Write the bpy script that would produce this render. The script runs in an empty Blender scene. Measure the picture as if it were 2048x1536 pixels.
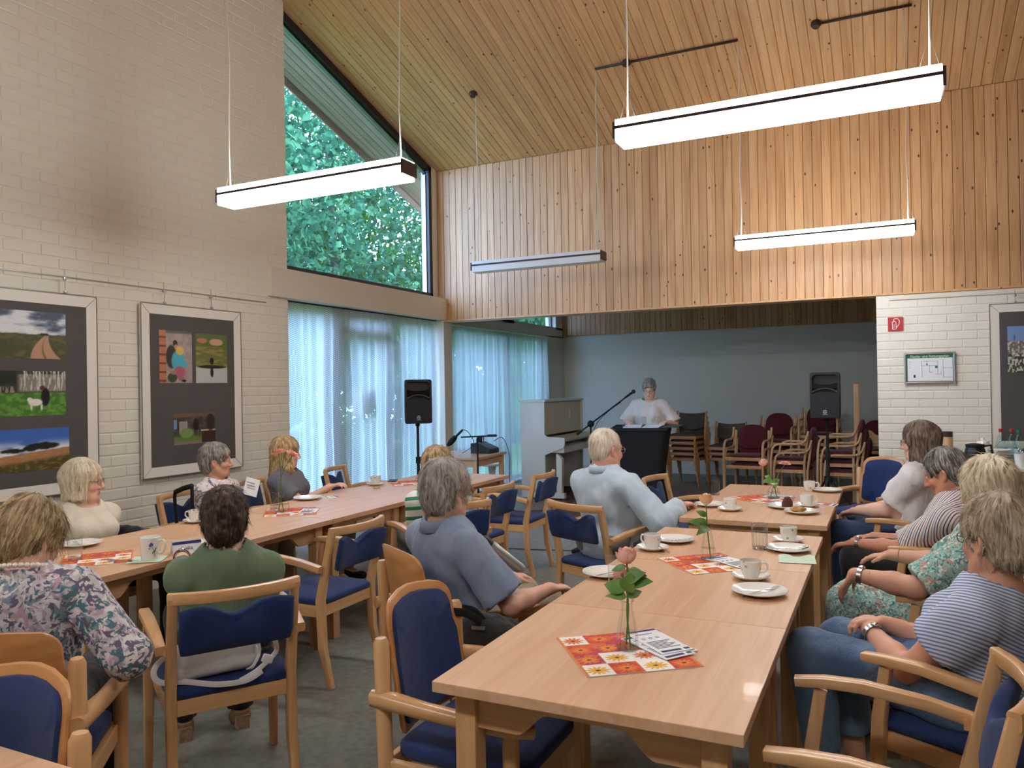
import bpy, bmesh, math, random
import numpy as np
from mathutils import Vector, Matrix, Euler
random.seed(7); RNG = np.random.default_rng(11)
S = bpy.context.scene; COL = S.collection
# ------------------------------------------------------------------ camera
CAMH, FPX = 1.51, 1550.1
_y, _p, _r = .44826, .00442, .01672
_f = np.array([-math.sin(_y)*math.cos(_p), math.cos(_y)*math.cos(_p), math.sin(_p)])
_x = np.array([math.cos(_y), math.sin(_y), 0]); _d = np.cross(_f, _x); _d /= np.linalg.norm(_d)
_R, _D = math.cos(_r)*_x+math.sin(_r)*_d, -math.sin(_r)*_x+math.cos(_r)*_d
cd = bpy.data.cameras.new('camera'); cam = bpy.data.objects.new('camera', cd); COL.objects.link(cam)
cam.matrix_world = Matrix(((_R[0], -_D[0], -_f[0], 0), (_R[1], -_D[1], -_f[1], 0), (_R[2], -_D[2], -_f[2], CAMH), (0, 0, 0, 1)))
cd.sensor_width = 36; cd.sensor_fit = 'HORIZONTAL'; cd.lens = FPX/2048*36; cd.clip_start = .02; cd.clip_end = 200
S.camera = cam
def hit(u, v, ax, val):
    """point where the photo's pixel (u, v) meets the plane axis = val"""
    D = _f+(u-1024)/FPX*_R+(v-768)/FPX*_D; o = np.array([0, 0, CAMH]); return Vector(o+(val-o[ax])/D[ax]*D)
# ------------------------------------------------------------------ daylight, exposure
S.view_settings.view_transform = 'Standard'; S.view_settings.look = 'None'; S.view_settings.gamma = 1
S.view_settings.exposure = 0.25
try: S.view_settings.use_curve_mapping = False
except Exception: pass
W = bpy.data.worlds.new('world'); S.world = W; W.use_nodes = True
bg = W.node_tree.nodes['Background']; bg.inputs[0].default_value = (.38, .58, 1.0, 1); bg.inputs[1].default_value = 12.0
sun_d = bpy.data.lights.new('sun', 'SUN'); sun_d.energy = 2.2; sun_d.angle = .06; sun_d.color = (1, .95, .85)
sun = bpy.data.objects.new('sun_offscreen', sun_d); COL.objects.link(sun); sun.rotation_euler = (math.radians(-18), math.radians(38), 0)
LAMP_STRENGTH = 27.0
cy = S.cycles; cy.max_bounces = 6; cy.diffuse_bounces = 4; cy.glossy_bounces = 3; cy.transmission_bounces = 4; cy.transparent_max_bounces = 8; cy.caustics_reflective = False; cy.caustics_refractive = False
cy.use_adaptive_sampling = True; cy.adaptive_threshold = .065; cy.adaptive_min_samples = 16
# ------------------------------------------------------------------ object helpers
def tag(o, label=None, cat=None, group=None, kind=None):
    if label: o['label'] = label
    if cat: o['category'] = cat
    if group: o['group'] = group
    if kind: o['kind'] = kind
    return o
def empty(name, loc=(0, 0, 0), rz=0, parent=None):
    o = bpy.data.objects.new(name, None); o.empty_display_size = .05; COL.objects.link(o)
    o.location = loc; o.rotation_euler = (0, 0, rz); o.parent = parent; return o
def thing(name, label, cat, loc=(0, 0, 0), rz=0, group=None): return tag(empty(name, loc, rz), label, cat, group)
def meshobj(name, me, parent=None, loc=None, rot=None):
    o = bpy.data.objects.new(name, me); COL.objects.link(o); o.parent = parent
    if loc is not None: o.location = loc
    if rot is not None: o.rotation_euler = rot
    return o
def copy_tree(o, parent=None):
    c = o.copy(); COL.objects.link(c); c.parent = parent
    for ch in list(o.children): copy_tree(ch, c)
    return c
class MB:
    """collects shapes into one mesh"""
    def __init__(s): s.bm = bmesh.new()
    def box(s, c, size, rot=None, bev=0, seg=2):
        r = bmesh.ops.create_cube(s.bm, size=1); vs = r['verts']
        M = Matrix.Translation(c) @ (rot.to_matrix().to_4x4() if rot is not None else Matrix()) @ Matrix.Diagonal((*size, 1))
        bmesh.ops.transform(s.bm, matrix=M, verts=vs)
        if bev:
            es = list({e for v in vs for e in v.link_edges}); bmesh.ops.bevel(s.bm, geom=es, offset=bev, segments=seg, affect='EDGES', profile=.6)
        return s
    def rings(s, rings, caps=True, closed=True):
        """loft through rings of points"""
        V = [[s.bm.verts.new(p) for p in r] for r in rings]; n = len(V[0])
        for a, b in zip(V[:-1], V[1:]):
            for i in range(n if closed else n-1):
                j = (i+1) % n
                try: s.bm.faces.new((a[i], a[j], b[j], b[i]))
                except ValueError: pass
        if caps:
            for r in (V[0][::-1], V[-1]):
                try: s.bm.faces.new(r)
                except ValueError: pass
        return s
    def tube(s, pts, r, n=8, caps=True):
        P = [Vector(p) for p in pts]; R = r if hasattr(r, '__len__') else [r]*len(P); rings = []; up = None
        for i, p in enumerate(P):
            t = (P[min(i+1, len(P)-1)]-P[max(i-1, 0)]).normalized()
            if up is None: up = Vector((0, 0, 1)) if abs(t.z) < .9 else Vector((1, 0, 0))
            a = t.cross(up).normalized(); b = a.cross(t).normalized(); up = b
            rings.append([p+R[i]*(math.cos(k*2*math.pi/n)*a+math.sin(k*2*math.pi/n)*b) for k in range(n)])
        return s.rings(rings, caps)
    def sweep(s, pts, w, h, side=(1, 0, 0), r=.2):
        """rounded rectangular bar along pts; w along side, h across"""
        P = [Vector(p) for p in pts]; W_ = w if hasattr(w, '__len__') else [w]*len(P); H_ = h if hasattr(h, '__len__') else [h]*len(P); rings = []
        for i, p in enumerate(P):
            t = (P[min(i+1, len(P)-1)]-P[max(i-1, 0)]).normalized()
            a = Vector(side); a = (a-t*a.dot(t)).normalized(); b = t.cross(a)
            ww, hh = W_[i]/2, H_[i]/2; q = r*min(ww, hh)*2; k = q*.3
            sec = [(ww-q, hh), (ww-k, hh-k), (ww, hh-q), (ww, -hh+q), (ww-k, -hh+k), (ww-q, -hh), (-ww+q, -hh), (-ww+k, -hh+k), (-ww, -hh+q), (-ww, hh-q), (-ww+k, hh-k), (-ww+q, hh)]
            rings.append([p+a*x+b*y for x, y in sec])
        return s.rings(rings)
    def lathe(s, prof, n=24, c=(0, 0, 0), cap=False, M=None):
        R = []
        for r, z in prof: R.append([Vector((c[0]+r*math.cos(k*2*math.pi/n), c[1]+r*math.sin(k*2*math.pi/n), c[2]+z)) for k in range(n)])
        if M is not None: R = [[M @ p for p in q] for q in R]
        return s.rings(R, caps=cap)
    def prism(s, poly, M, th, bev=0):
        """2D polygon in the local xy plane of M, extruded by th along z (centred)"""
        a = [s.bm.verts.new(M @ Vector((x, y, -th/2))) for x, y in poly]; b = [s.bm.verts.new(M @ Vector((x, y, th/2))) for x, y in poly]
        n = len(poly); fs = [s.bm.faces.new(a[::-1]), s.bm.faces.new(b)]
        for i in range(n): fs.append(s.bm.faces.new((a[i], a[(i+1) % n], b[(i+1) % n], b[i])))
        if bev:
            es = [e for f in fs[:2] for e in f.edges]; bmesh.ops.bevel(s.bm, geom=es, offset=bev, segments=2, affect='EDGES', profile=.6)
        return s
    def quad(s, a, b, c, d): s.bm.faces.new([s.bm.verts.new(p) for p in (a, b, c, d)]); return s
    def ball(s, c, r, sc=(1, 1, 1), u=12, v=8):
        q = bmesh.ops.create_uvsphere(s.bm, u_segments=u, v_segments=v, radius=r)
        bmesh.ops.transform(s.bm, matrix=Matrix.Translation(c) @ Matrix.Diagonal((*sc, 1)), verts=q['verts']); return s
    def mesh(s, name, m=None, smooth=30):
        bmesh.ops.recalc_face_normals(s.bm, faces=s.bm.faces); me = bpy.data.meshes.new(name); s.bm.to_mesh(me); s.bm.free()
        if m: me.materials.append(m)
        if smooth:
            me.shade_smooth()
            if smooth < 180:
                try: me.set_sharp_from_angle(angle=math.radians(smooth))
                except Exception: pass
        return me
    def build(s, name, m=None, parent=None, loc=None, rot=None, smooth=30): return meshobj(name, s.mesh(name, m, smooth), parent, loc, rot)
def pydata(name, V, F, m, parent=None, smooth=False):
    me = bpy.data.meshes.new(name); V = np.asarray(V, np.float32)
    if isinstance(F, np.ndarray):
        n, k = F.shape; me.vertices.add(len(V)); me.vertices.foreach_set('co', V.ravel()); me.loops.add(n*k); me.loops.foreach_set('vertex_index', F.astype(np.int32).ravel())
        me.polygons.add(n); me.polygons.foreach_set('loop_start', np.arange(0, n*k, k, dtype=np.int32)); me.update(calc_edges=True); me.validate()
    else: me.from_pydata(V.tolist(), [], F)
    if m: me.materials.append(m)
    if smooth: me.shade_smooth()
    return meshobj(name, me, parent)
BOXF = np.array([[0, 3, 2, 1], [4, 5, 6, 7], [0, 1, 5, 4], [1, 2, 6, 5], [2, 3, 7, 6], [3, 0, 4, 7]])
# ------------------------------------------------------------------ material helpers
class NT:
    def __init__(s, name):
        s.m = bpy.data.materials.new(name); s.m.use_nodes = True; s.t = s.m.node_tree; s.b = s.t.nodes['Principled BSDF']; s.out = s.t.nodes['Material Output']
    def n(s, ty, **kw):
        o = s.t.nodes.new('ShaderNode'+ty)
        for k, v in kw.items():
            if k.startswith('i_'):
                k = k[2:]; k = int(k) if k.isdigit() else k.replace('_', ' ')
                if hasattr(v, 'is_output') or isinstance(v, bpy.types.NodeSocket): s.t.links.new(v, o.inputs[k])
                else: o.inputs[k].default_value = v
            else: setattr(o, k, v)
        return o
    def l(s, a, b): s.t.links.new(a, b)
    def math(s, op, a, b=0., c=0.):
        o = s.t.nodes.new('ShaderNodeMath'); o.operation = op
        for i, v in enumerate((a, b, c)):
            if isinstance(v, bpy.types.NodeSocket): s.l(v, o.inputs[i])
            else: o.inputs[i].default_value = v
        return o.outputs[0]
    def mix(s, f, a, b, mode='MIX'):
        o = s.t.nodes.new('ShaderNodeMix'); o.data_type = 'RGBA'; o.blend_type = mode
        for i, v in ((0, f), (6, a), (7, b)):
            if isinstance(v, bpy.types.NodeSocket): s.l(v, o.inputs[i])
            else: o.inputs[i].default_value = v if i == 0 else (*v[:3], 1)
        return o.outputs[2]
    def ramp(s, f, stops, interp='LINEAR'):
        o = s.t.nodes.new('ShaderNodeValToRGB'); s.l(f, o.inputs[0]); r = o.color_ramp; r.interpolation = interp
        while len(r.elements) < len(stops): r.elements.new(.5)
        for e, (p, c) in zip(r.elements, stops): e.position = p; e.color = (*c[:3], 1)
        return o.outputs[0]
    def coord(s, scale=(1, 1, 1), rnd=True, kind='Object'):
        c = s.n('TexCoord').outputs[kind]
        mp = s.n('Mapping', i_Vector=c, i_Scale=scale)
        if rnd:
            oi = s.n('ObjectInfo').outputs['Random']; mu = s.math('MULTIPLY', oi, 37.); cx = s.n('CombineXYZ', i_0=mu, i_1=mu, i_2=mu); s.l(cx.outputs[0], mp.inputs['Location'])
        return mp.outputs[0]
    def bump(s, h, strength, dist=.01): 
        b = s.n('Bump', i_Height=h, i_Strength=strength, i_Distance=dist); s.l(b.outputs[0], s.b.inputs['Normal'])
    def noise(s, v, sc, det=3, rough=.55, dist=0): return s.n('TexNoise', i_Vector=v, i_Scale=sc, i_Detail=det, i_Roughness=rough, i_Distortion=dist).outputs[0]
def lin(r, g, b): return tuple(((c/255)/12.92 if c/255 <= .04045 else ((c/255+.055)/1.055)**2.4) for c in (r, g, b))
def mat(name, col, rough=.5, metal=0, col2=None, vs=8, stretch=(1, 1, 1), bump=0, bs=60, rnd=0, trans=0, sheen=0, spec=None, alpha=1, coat=0, det=3, bdist=.004):
    N = NT(name); b = N.b; b.inputs['Roughness'].default_value = rough; b.inputs['Metallic'].default_value = metal
    b.inputs['Transmission Weight'].default_value = trans; b.inputs['Sheen Weight'].default_value = sheen; b.inputs['Coat Weight'].default_value = coat
    if spec is not None: b.inputs['Specular IOR Level'].default_value = spec
    c = None
    if col2 is not None:
        v = N.coord(stretch); f = N.noise(v, vs, det); c = N.ramp(f, [(.3, col), (.7, col2)])
    if rnd:
        oi = N.n('ObjectInfo').outputs['Random']; val = N.math('MULTIPLY_ADD', oi, rnd, 1-rnd/2)
        h = N.n('HueSaturation', i_Value=val)
        if c is not None: N.l(c, h.inputs['Color'])
        else: h.inputs['Color'].default_value = (*col, 1)
        c = h.outputs[0]
    if c is not None: N.l(c, b.inputs['Base Color'])
    else: b.inputs['Base Color'].default_value = (*col, 1)
    if bump: N.bump(N.noise(N.coord(stretch), bs, 3), bump, bdist)
    if alpha < 1: b.inputs['Alpha'].default_value = alpha
    return N.m
def wood(name, c1, c2, c3, axis=2, rough=.45, fine=70, rnd=.12, knots=False, coat=0, k=1.):
    """grain running along local axis"""
    N = NT(name); sc = [1., 1., 1.]; sc[axis] = .05
    v = N.coord(sc); g = N.noise(v, fine*k, 4, .6, .6); w = N.noise(v, 14*k, 3, .5, 1.2)
    f = N.math('ADD', N.math('MULTIPLY', g, .45), N.math('MULTIPLY', w, .6)); c = N.ramp(f, [(.36, c1), (.52, c2), (.68, c3)])
    if knots:
        sc2 = [1., 1., 1.]; sc2[axis] = .55
        v2 = N.coord(sc2); vo = N.n('TexVoronoi', i_Vector=v2, i_Scale=13.0); m = N.math('LESS_THAN', N.math('ADD', vo.outputs['Distance'], N.math('MULTIPLY', N.noise(v2, 60), .05)), .135)
        cs = N.n('SeparateColor', i_Color=vo.outputs['Color']).outputs[0]; m = N.math('MULTIPLY', m, N.math('GREATER_THAN', cs, .5)); c = N.mix(m, c, (.11, .045, .018))
    oi = N.n('ObjectInfo').outputs['Random']; val = N.math('MULTIPLY_ADD', oi, rnd*2, 1-rnd); h = N.n('HueSaturation', i_Value=val, i_Color=c); N.l(h.outputs[0], N.b.inputs['Base Color'])
    N.b.inputs['Roughness'].default_value = rough; N.b.inputs['Coat Weight'].default_value = coat; N.bump(f, .12, .002); return N.m
def glassmat(name, col=(1, 1, 1), rough=0., ior=1.45, thin=True):
    """clear glass that lets lamp light through"""
    N = NT(name); t = N.n('BsdfTransparent', i_Color=(*col, 1)); g = N.n('BsdfGlossy', i_Roughness=rough); fr = N.n('LayerWeight', i_Blend=.5); f0 = ((ior-1)/(ior+1))**2; fx = N.math('MULTIPLY_ADD', N.math('POWER', fr.outputs['Facing'], 5.), 1-f0, f0)
    mx = N.n('MixShader'); N.l(fx, mx.inputs[0]); N.l(t.outputs[0], mx.inputs[1]); N.l(g.outputs[0], mx.inputs[2]); N.l(mx.outputs[0], N.out.inputs[0]); return N.m
def emit(name, col, s):
    N = NT(name); N.b.inputs['Base Color'].default_value = (*col, 1); N.b.inputs['Emission Color'].default_value = (*col, 1); N.b.inputs['Emission Strength'].default_value = s; return N.m
MT = dict(
    paint=mat('white_paint', lin(233, 227, 212), .55, bump=.1, bs=35, rnd=.025),
    plaster=mat('white_plaster', lin(226, 217, 202), .6, bump=.08, bs=40),
    plaster_dark=mat('off_white_plaster', lin(214, 208, 196), .7),
    pine=wood('pine_boards', lin(220, 174, 124), lin(211, 160, 109), lin(190, 136, 86), 2, .42, 55, .12, True),
    pine_c=wood('pine_ceiling_boards', lin(218, 174, 126), lin(210, 162, 113), lin(192, 140, 92), 1, .42, 55, .09, True),
    pine_d=wood('pine_boards_reddish', lin(186, 124, 86), lin(174, 112, 76), lin(150, 92, 60), 2, .5, 55, .08, True),
    groove=mat('dark_board_backing', lin(206, 156, 106), .6),
    soffit=wood('weathered_soffit_boards', lin(170, 150, 130), lin(150, 130, 110), lin(130, 112, 95), 1, .7, 55, .06),
    dark_frame=mat('black_brown_frame', lin(34, 30, 32), .4),
    frame_white=mat('grey_white_frame', lin(205, 205, 205), .5),
    carpet=mat('grey_carpet', lin(140, 140, 130), .95, col2=lin(112, 114, 104), vs=26, bump=.5, bs=380, det=6, sheen=.2),
    laminate=wood('brown_laminate', lin(122, 92, 78), lin(108, 80, 66), lin(90, 64, 52), 0, .4, 30, .1),
    beech=wood('beech_veneer', lin(226, 184, 148), lin(219, 174, 136), lin(209, 161, 121), 1, .42, 60, .03, coat=.06),
    beech_x=wood('beech_solid_x', lin(226, 182, 132), lin(218, 170, 118), lin(205, 153, 101), 0, .36, 60, .06, coat=.2),
    beech_y=wood('beech_solid_y', lin(226, 182, 132), lin(218, 170, 118), lin(205, 153, 101), 1, .36, 60, .06, coat=.2),
    beech_z=wood('beech_solid_z', lin(226, 182, 132), lin(218, 170, 118), lin(205, 153, 101), 2, .36, 60, .06, coat=.2),
    ply=wood('plywood_shell', lin(212, 156, 100), lin(204, 144, 86), lin(190, 128, 72), 0, .34, 40, .06, coat=.2),
    blue=mat('navy_upholstery', lin(26, 52, 106), .85, col2=lin(22, 44, 92), vs=40, bump=.3, bs=900, sheen=.1),
    grey_up=mat('grey_brown_upholstery', lin(92, 84, 78), .9, col2=lin(80, 72, 66), bump=.3, bs=900),
    maroon=mat('maroon_upholstery', lin(104, 26, 36), .9, col2=lin(88, 20, 30), bump=.3, bs=900, sheen=.2),
    black=mat('black_plastic', lin(22, 22, 24), .42), black_m=mat('black_matt', lin(16, 16, 18), .75), grille=mat('black_grille', lin(24, 24, 26), .6, bump=.4, bs=900),
    metal=mat('brushed_metal', lin(190, 190, 192), .3, 1), chrome=mat('polished_steel', lin(215, 215, 218), .12, 1), wire=mat('grey_wire', lin(150, 146, 138), .4, .6),
    white=mat('white_plastic', lin(236, 236, 232), .45), porcelain=mat('white_porcelain', lin(240, 238, 230), .12, coat=.5),
    card=mat('grey_card', lin(88, 84, 82), .85), paper=mat('white_paper', lin(236, 236, 238), .7), navy=mat('navy_ink', lin(38, 36, 104), .6), ink=mat('grey_ink', lin(96, 98, 110), .8),
    brown=mat('dark_brown_metal', lin(58, 38, 30), .45), cordw=mat('white_cord', lin(228, 222, 210), .5),
    glass=glassmat('window_glass', (.93, .97, .98)), tglass=glassmat('drinking_glass', (.97, .98, .98)), water=glassmat('water', (.93, .97, .98), ior=1.2),
    lamp_on=emit('lit_diffuser', (.96, .98, 1.0), LAMP_STRENGTH), lamp_up=emit('lit_upper_diffuser', (.93, .97, 1.0), LAMP_STRENGTH*.55), lamp_off=mat('unlit_diffuser', lin(236, 236, 230), .35),
    red=mat('sign_red', lin(186, 34, 36), .4), green=mat('sign_green', lin(24, 116, 84), .5),
    cream=mat('cream_frame', lin(238, 232, 220), .5), pianow=mat('white_lacquer', lin(226, 222, 208), .28, coat=.3),
)
# ------------------------------------------------------------------ garden outside
def leafmat(name, c1, c2):
    N = NT(name); v = N.coord((1, 1, 1)); f = N.math('ADD', N.math('MULTIPLY', N.noise(v, 1.3, 3), .6), N.math('MULTIPLY', N.noise(v, 7., 2), .4)); c = N.ramp(f, [(.38, tuple(x*.8 for x in c1)), (.5, c1), (.6, c2)]); 
    d = N.n('BsdfDiffuse'); t = N.n('BsdfTranslucent'); N.l(c, d.inputs[0]); N.l(c, t.inputs[0]); m = N.n('MixShader', i_0=.35); N.l(d.outputs[0], m.inputs[1]); N.l(t.outputs[0], m.inputs[2]); N.l(m.outputs[0], N.out.inputs[0]); return N.m
LM = [leafmat('leaf_teal', lin(50, 94, 68), lin(92, 142, 98)), leafmat('leaf_green', lin(58, 104, 44), lin(96, 138, 62)), leafmat('leaf_dark', lin(34, 70, 50), lin(66, 112, 76))]
bark = mat('bark', lin(82, 76, 62), .9, col2=lin(60, 54, 46), vs=6, bump=.6, bs=20)
tag(MB().box((-17, 13, -.15), (23.2, 42, .2)).build('ground_lawn', mat('lawn', lin(90, 130, 70), .95, col2=lin(70, 110, 56), vs=3), smooth=0), kind='structure')
def leaves(center, rad, n, size, seed, name, m, parent):
    R = np.random.default_rng(seed); d = R.normal(size=(n, 3)); d /= np.linalg.norm(d, axis=1)[:, None]; r = R.uniform(.35, 1, n)**.6
    cl = R.normal(size=(max(n//60, 3), 3)); cl /= np.linalg.norm(cl, axis=1)[:, None]; cl *= R.uniform(.3, 1., len(cl))[:, None]**.5
    k = R.integers(0, len(cl), n); P = np.array(center)+(cl[k]+d*r[:, None]*.24)*np.array(rad)
    a = R.normal(size=(n, 3)); a[:, 2] -= .5; a /= np.linalg.norm(a, axis=1)[:, None]; b = np.cross(a, R.normal(size=(n, 3))); b /= np.linalg.norm(b, axis=1)[:, None]; s = size*R.uniform(.6, 1.3, n)[:, None]
    V = np.stack([P, P+a*s*.5+b*s*.32, P+a*s, P+a*s*.5-b*s*.32], 1).reshape(-1, 3); return pydata(name, V, np.arange(4*n).reshape(n, 4), m, parent)
def tree(x, y, hgt, rad, n, seed, label, mi, size=.165):
    t = thing('tree', label, 'tree', (x, y, -.05), group='garden trees'); R = random.Random(seed)
    MB().tube([(0, 0, 0), (.1*R.uniform(-1, 1), .1, hgt*.3), (.3*R.uniform(-1, 1), .2, hgt*.6), (.2, 0, hgt*.92)], [.17, .14, .09, .02]).build('trunk', bark, t, smooth=180)
    for i in range(7):
        z = hgt*(.25+.09*i); a = R.uniform(0, 6.3); q = rad[0]*R.uniform(.5, .85)
        MB().tube([(0, .1, z), (q*.5*math.cos(a), q*.5*math.sin(a), z+.35), (q*math.cos(a), q*math.sin(a), z+.55)], [.05, .03, .01], 6).build('branch', bark, t, smooth=180)
    leaves((0, 0, hgt*.6), (*rad[:2], hgt*.45), n, size, seed, 'foliage', LM[mi], t); return t
TR = [(-10.2, 9.2, 7.2, (2.6, 2.6), 12000, 1, 'broad teal leaved tree nearest the tall gable window', 0), (-11.2, 13.6, 7.6, (2.8, 2.8), 12000, 2, 'leafy tree with drooping twigs behind the curtain post', 0),
      (-13.8, 11.0, 9.0, (3.2, 3.2), 12000, 3, 'tall dark leaved tree standing far back in the garden', 2), (-12.2, 17.2, 7.0, (3.0, 3.0), 10000, 4, 'yellow green tree beyond the alcove window', 1),
      (-9.6, 18.8, 6.0, (2.4, 2.4), 4500, 5, 'small round tree at the far corner of the building', 2), (-15.5, 16.5, 9.5, (3.6, 3.6), 11000, 6, 'tall green tree at the far edge of the lawn', 1)]
for a in TR: tree(*a)
def bush(x, y, r, hgt, n, seed, label, mi, size=.13):
    t = thing('shrub', label, 'shrub', (x, y, -.05), group='garden shrubs')
    for i in range(4): MB().tube([(0, 0, 0), (.2*math.cos(i*1.6), .2*math.sin(i*1.6), hgt*.7)], [.025, .01], 5).build('stem', bark, t, smooth=180)
    leaves((0, 0, hgt*.52), (r, r, hgt*.5), n, size, seed, 'foliage', LM[mi], t)
BU = [(-7.9, 9.0, 1.0, 1.5, 1800, 21, 'low yellow green shrub outside the glass door', 1), (-8.3, 11.2, 1.2, 1.9, 2200, 22, 'rounded dark green shrub outside the curtain post', 2), (-7.8, 13.2, 1.1, 2.0, 2000, 23, 'teal shrub outside the first alcove pane', 0),
      (-8.2, 15.6, 1.3, 2.2, 2200, 24, 'wide green shrub outside the second alcove pane', 1), (-9.0, 17.8, 1.3, 2.4, 2000, 25, 'tall dark shrub at the far end of the alcove front', 2), (-8.9, 7.6, 1.1, 1.7, 1800, 26, 'teal shrub beside the brick wall corner', 0)]
BU += [(-18.5, 7+4.2*i, 2.9, 6.5, 3200, 40+i, s, i % 3, .34) for i, s in enumerate(('tall hedge bush behind the lawn opposite the brick corner', 'tall hedge bush behind the lawn opposite the glass door', 'tall hedge bush behind the lawn opposite the curtain post', 'tall hedge bush behind the lawn opposite the alcove front', 'tall hedge bush behind the lawn beyond the alcove corner', 'tall hedge bush at the very end of the lawn'))]
BU += [(-10.6, 23.5, 2.6, 6.0, 3200, 51, 'tall leafy bush straight beyond the alcove window', 1, .3), (-14.2, 27.5, 3.0, 7.0, 3200, 52, 'tall dark bush far beyond the alcove window', 2, .34), (-8.2, 27.0, 2.6, 5.5, 2600, 53, 'leafy bush far along the building front', 0, .3)]
for a in BU: bush(*a)
# ------------------------------------------------------------------ room
XL, YB, YA, XA = -5.10, 8.60, 13.12, -5.25     # brick wall face, header plane, alcove back, alcove left
ZH, ZC, SL = 2.385, 4.305, .3175               # header underside, ceiling at the header, ceiling slope
RIDGE = .5
def zc(y): return ZC+SL*(YB-y) if y >= RIDGE else ZC+SL*(YB-RIDGE)-SL*(RIDGE-y)
def struct(name, mb, m, parent=None, smooth=0): return tag(mb.build(name, m, parent, smooth=smooth), kind='structure')
YZ = Matrix(((0, 0, 1, 0), (1, 0, 0, 0), (0, 1, 0, 0), (0, 0, 0, 1)))   # polygon (y, z) extruded along x
XZ = Matrix(((1, 0, 0, 0), (0, 0, 1, 0), (0, 1, 0, 0), (0, 0, 0, 1)))   # polygon (x, z) extruded along y
def Tm(x, y, z): return Matrix.Translation((x, y, z))
floor = struct('floor', MB().box((-.1, 4.1, -.06), (11.0, 18.6, .12)), MT['carpet'])
fw = struct('floor_boards', MB().box((-.5, 10.05, .002), (9.5, 3.95, .008)), MT['laminate'])
# brick helper: 300 nearest bricks are parts of their own, the rest one joined part
BW, BH, BJ = .24, .071, .011
def _bevbox(sx, sy, sz, b):
    me = MB().box((0, 0, 0), (sx, sy, sz), bev=b, seg=1).mesh('brick', MT['paint'], 0); return me
BRX = _bevbox(BW, .02, BH, .003); BRY = _bevbox(.02, BW, BH, .003)
PROUD = .0014
def brick_wall(parent, axis, face, u0, u1, z0, z1fn, nobj, skip=None, sign=-1, seed=1):
    """axis: 'x' wall runs along x (face is y), 'y' wall runs along y (face is x); sign: side the bricks' bodies lie on"""
    R = random.Random(seed); me = BRX if axis == 'x' else BRY; L = []; row = 0; z = z0
    while True:
        u = u0-(row % 2)*(BW+BJ)/2; any_ = False
        while u < u1:
            a, b = max(u, u0), min(u+BW, u1)
            if b-a > .05 and z+BH < z1fn((a+b)/2 if axis == 'y' else 0):
                any_ = True
                if not (skip and skip((a+b)/2, z+BH/2)):
                    w = face+sign*(.01-PROUD+R.uniform(-.0005, .0005)); c = (w, (a+b)/2, z+BH/2) if axis == 'y' else ((a+b)/2, w, z+BH/2)
                    L.append((c, (b-a)/BW))
            u += BW+BJ
        z += BH+BJ; row += 1
        if not any_ and row > 3: break
        if z > 9: break
    def px(c):
        d = Vector(c[0])-Vector((0, 0, CAMH)); return -abs(d[0 if axis == 'y' else 1])/d.length**3
    def seen(c):
        q = np.array(c[0])-[0, 0, CAMH]; dz = q@_f
        return dz > .5 and abs(FPX*(q@_R)/dz) < 1050 and abs(FPX*(q@_D)/dz) < 790
    near = sorted([c for c in L if seen(c)], key=px)[:nobj]; ids = set(map(id, near))
    for c, s in near:
        o = meshobj('brick', me, parent, c); o.scale = (s, 1, 1) if axis == 'x' else (1, s, 1)
    rest = [c for c in L if id(c) not in ids]
    if rest:
        v0 = np.array([v.co for v in me.vertices]); V = []; F = []; fs = [list(p.vertices) for p in me.polygons]
        for i, (c, s) in enumerate(rest):
            sc = np.array((s, 1, 1) if axis == 'x' else (1, s, 1)); V.append(v0*sc+np.array(c)); k = i*len(v0); F += [[q+k for q in f] for f in fs]
        o = pydata('brickwork', np.concatenate(V), F, MT['paint'], parent); tag(o, kind='stuff')
wl = struct('wall_left', MB().prism([(-5, 0), (5.72, 0), (5.72, zc(5.72)), (RIDGE, zc(RIDGE)), (-5, zc(-5))], Tm(XL-.124, 0, 0) @ YZ, .24), MT['paint'])
brick_wall(wl, 'y', XL, 2.2, 5.72, .08, lambda y: zc(y)-.02, 300, lambda y, z: (y > 5.4 and 2.36 < z < 2.69) or (2.4 < y < 3.7 and .95 < z < 2.1) or (4.25 < y < 5.0 and .98 < z < 2.08))
# header wall with vertical pine boards
wb = struct('wall_header', MB().box((0, YB+.11, (ZH+4.5)/2), (10.6, .18, 4.5-ZH)), MT['groove'])
PW = .0905
def plank(name, L, m, th=.016, w=PW-.003): return MB().box((0, 0, 0), (w, th, L), bev=.004, seg=1).mesh(name, m, 0)
pl = plank('plank', ZC-ZH+.01, MT['pine']); x = -5.165+PW/2; k = 0
while x < 2.4:
    meshobj('plank', pl, wb, (x, YB+.008+.0015*math.sin(k*2.3), (ZH+ZC)/2)); x += PW; k += 1
struct('trim_1', MB().box((0, YB+.1, ZH-.008), (10.4, .22, .02), bev=.003), MT['pine_c'])
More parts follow.
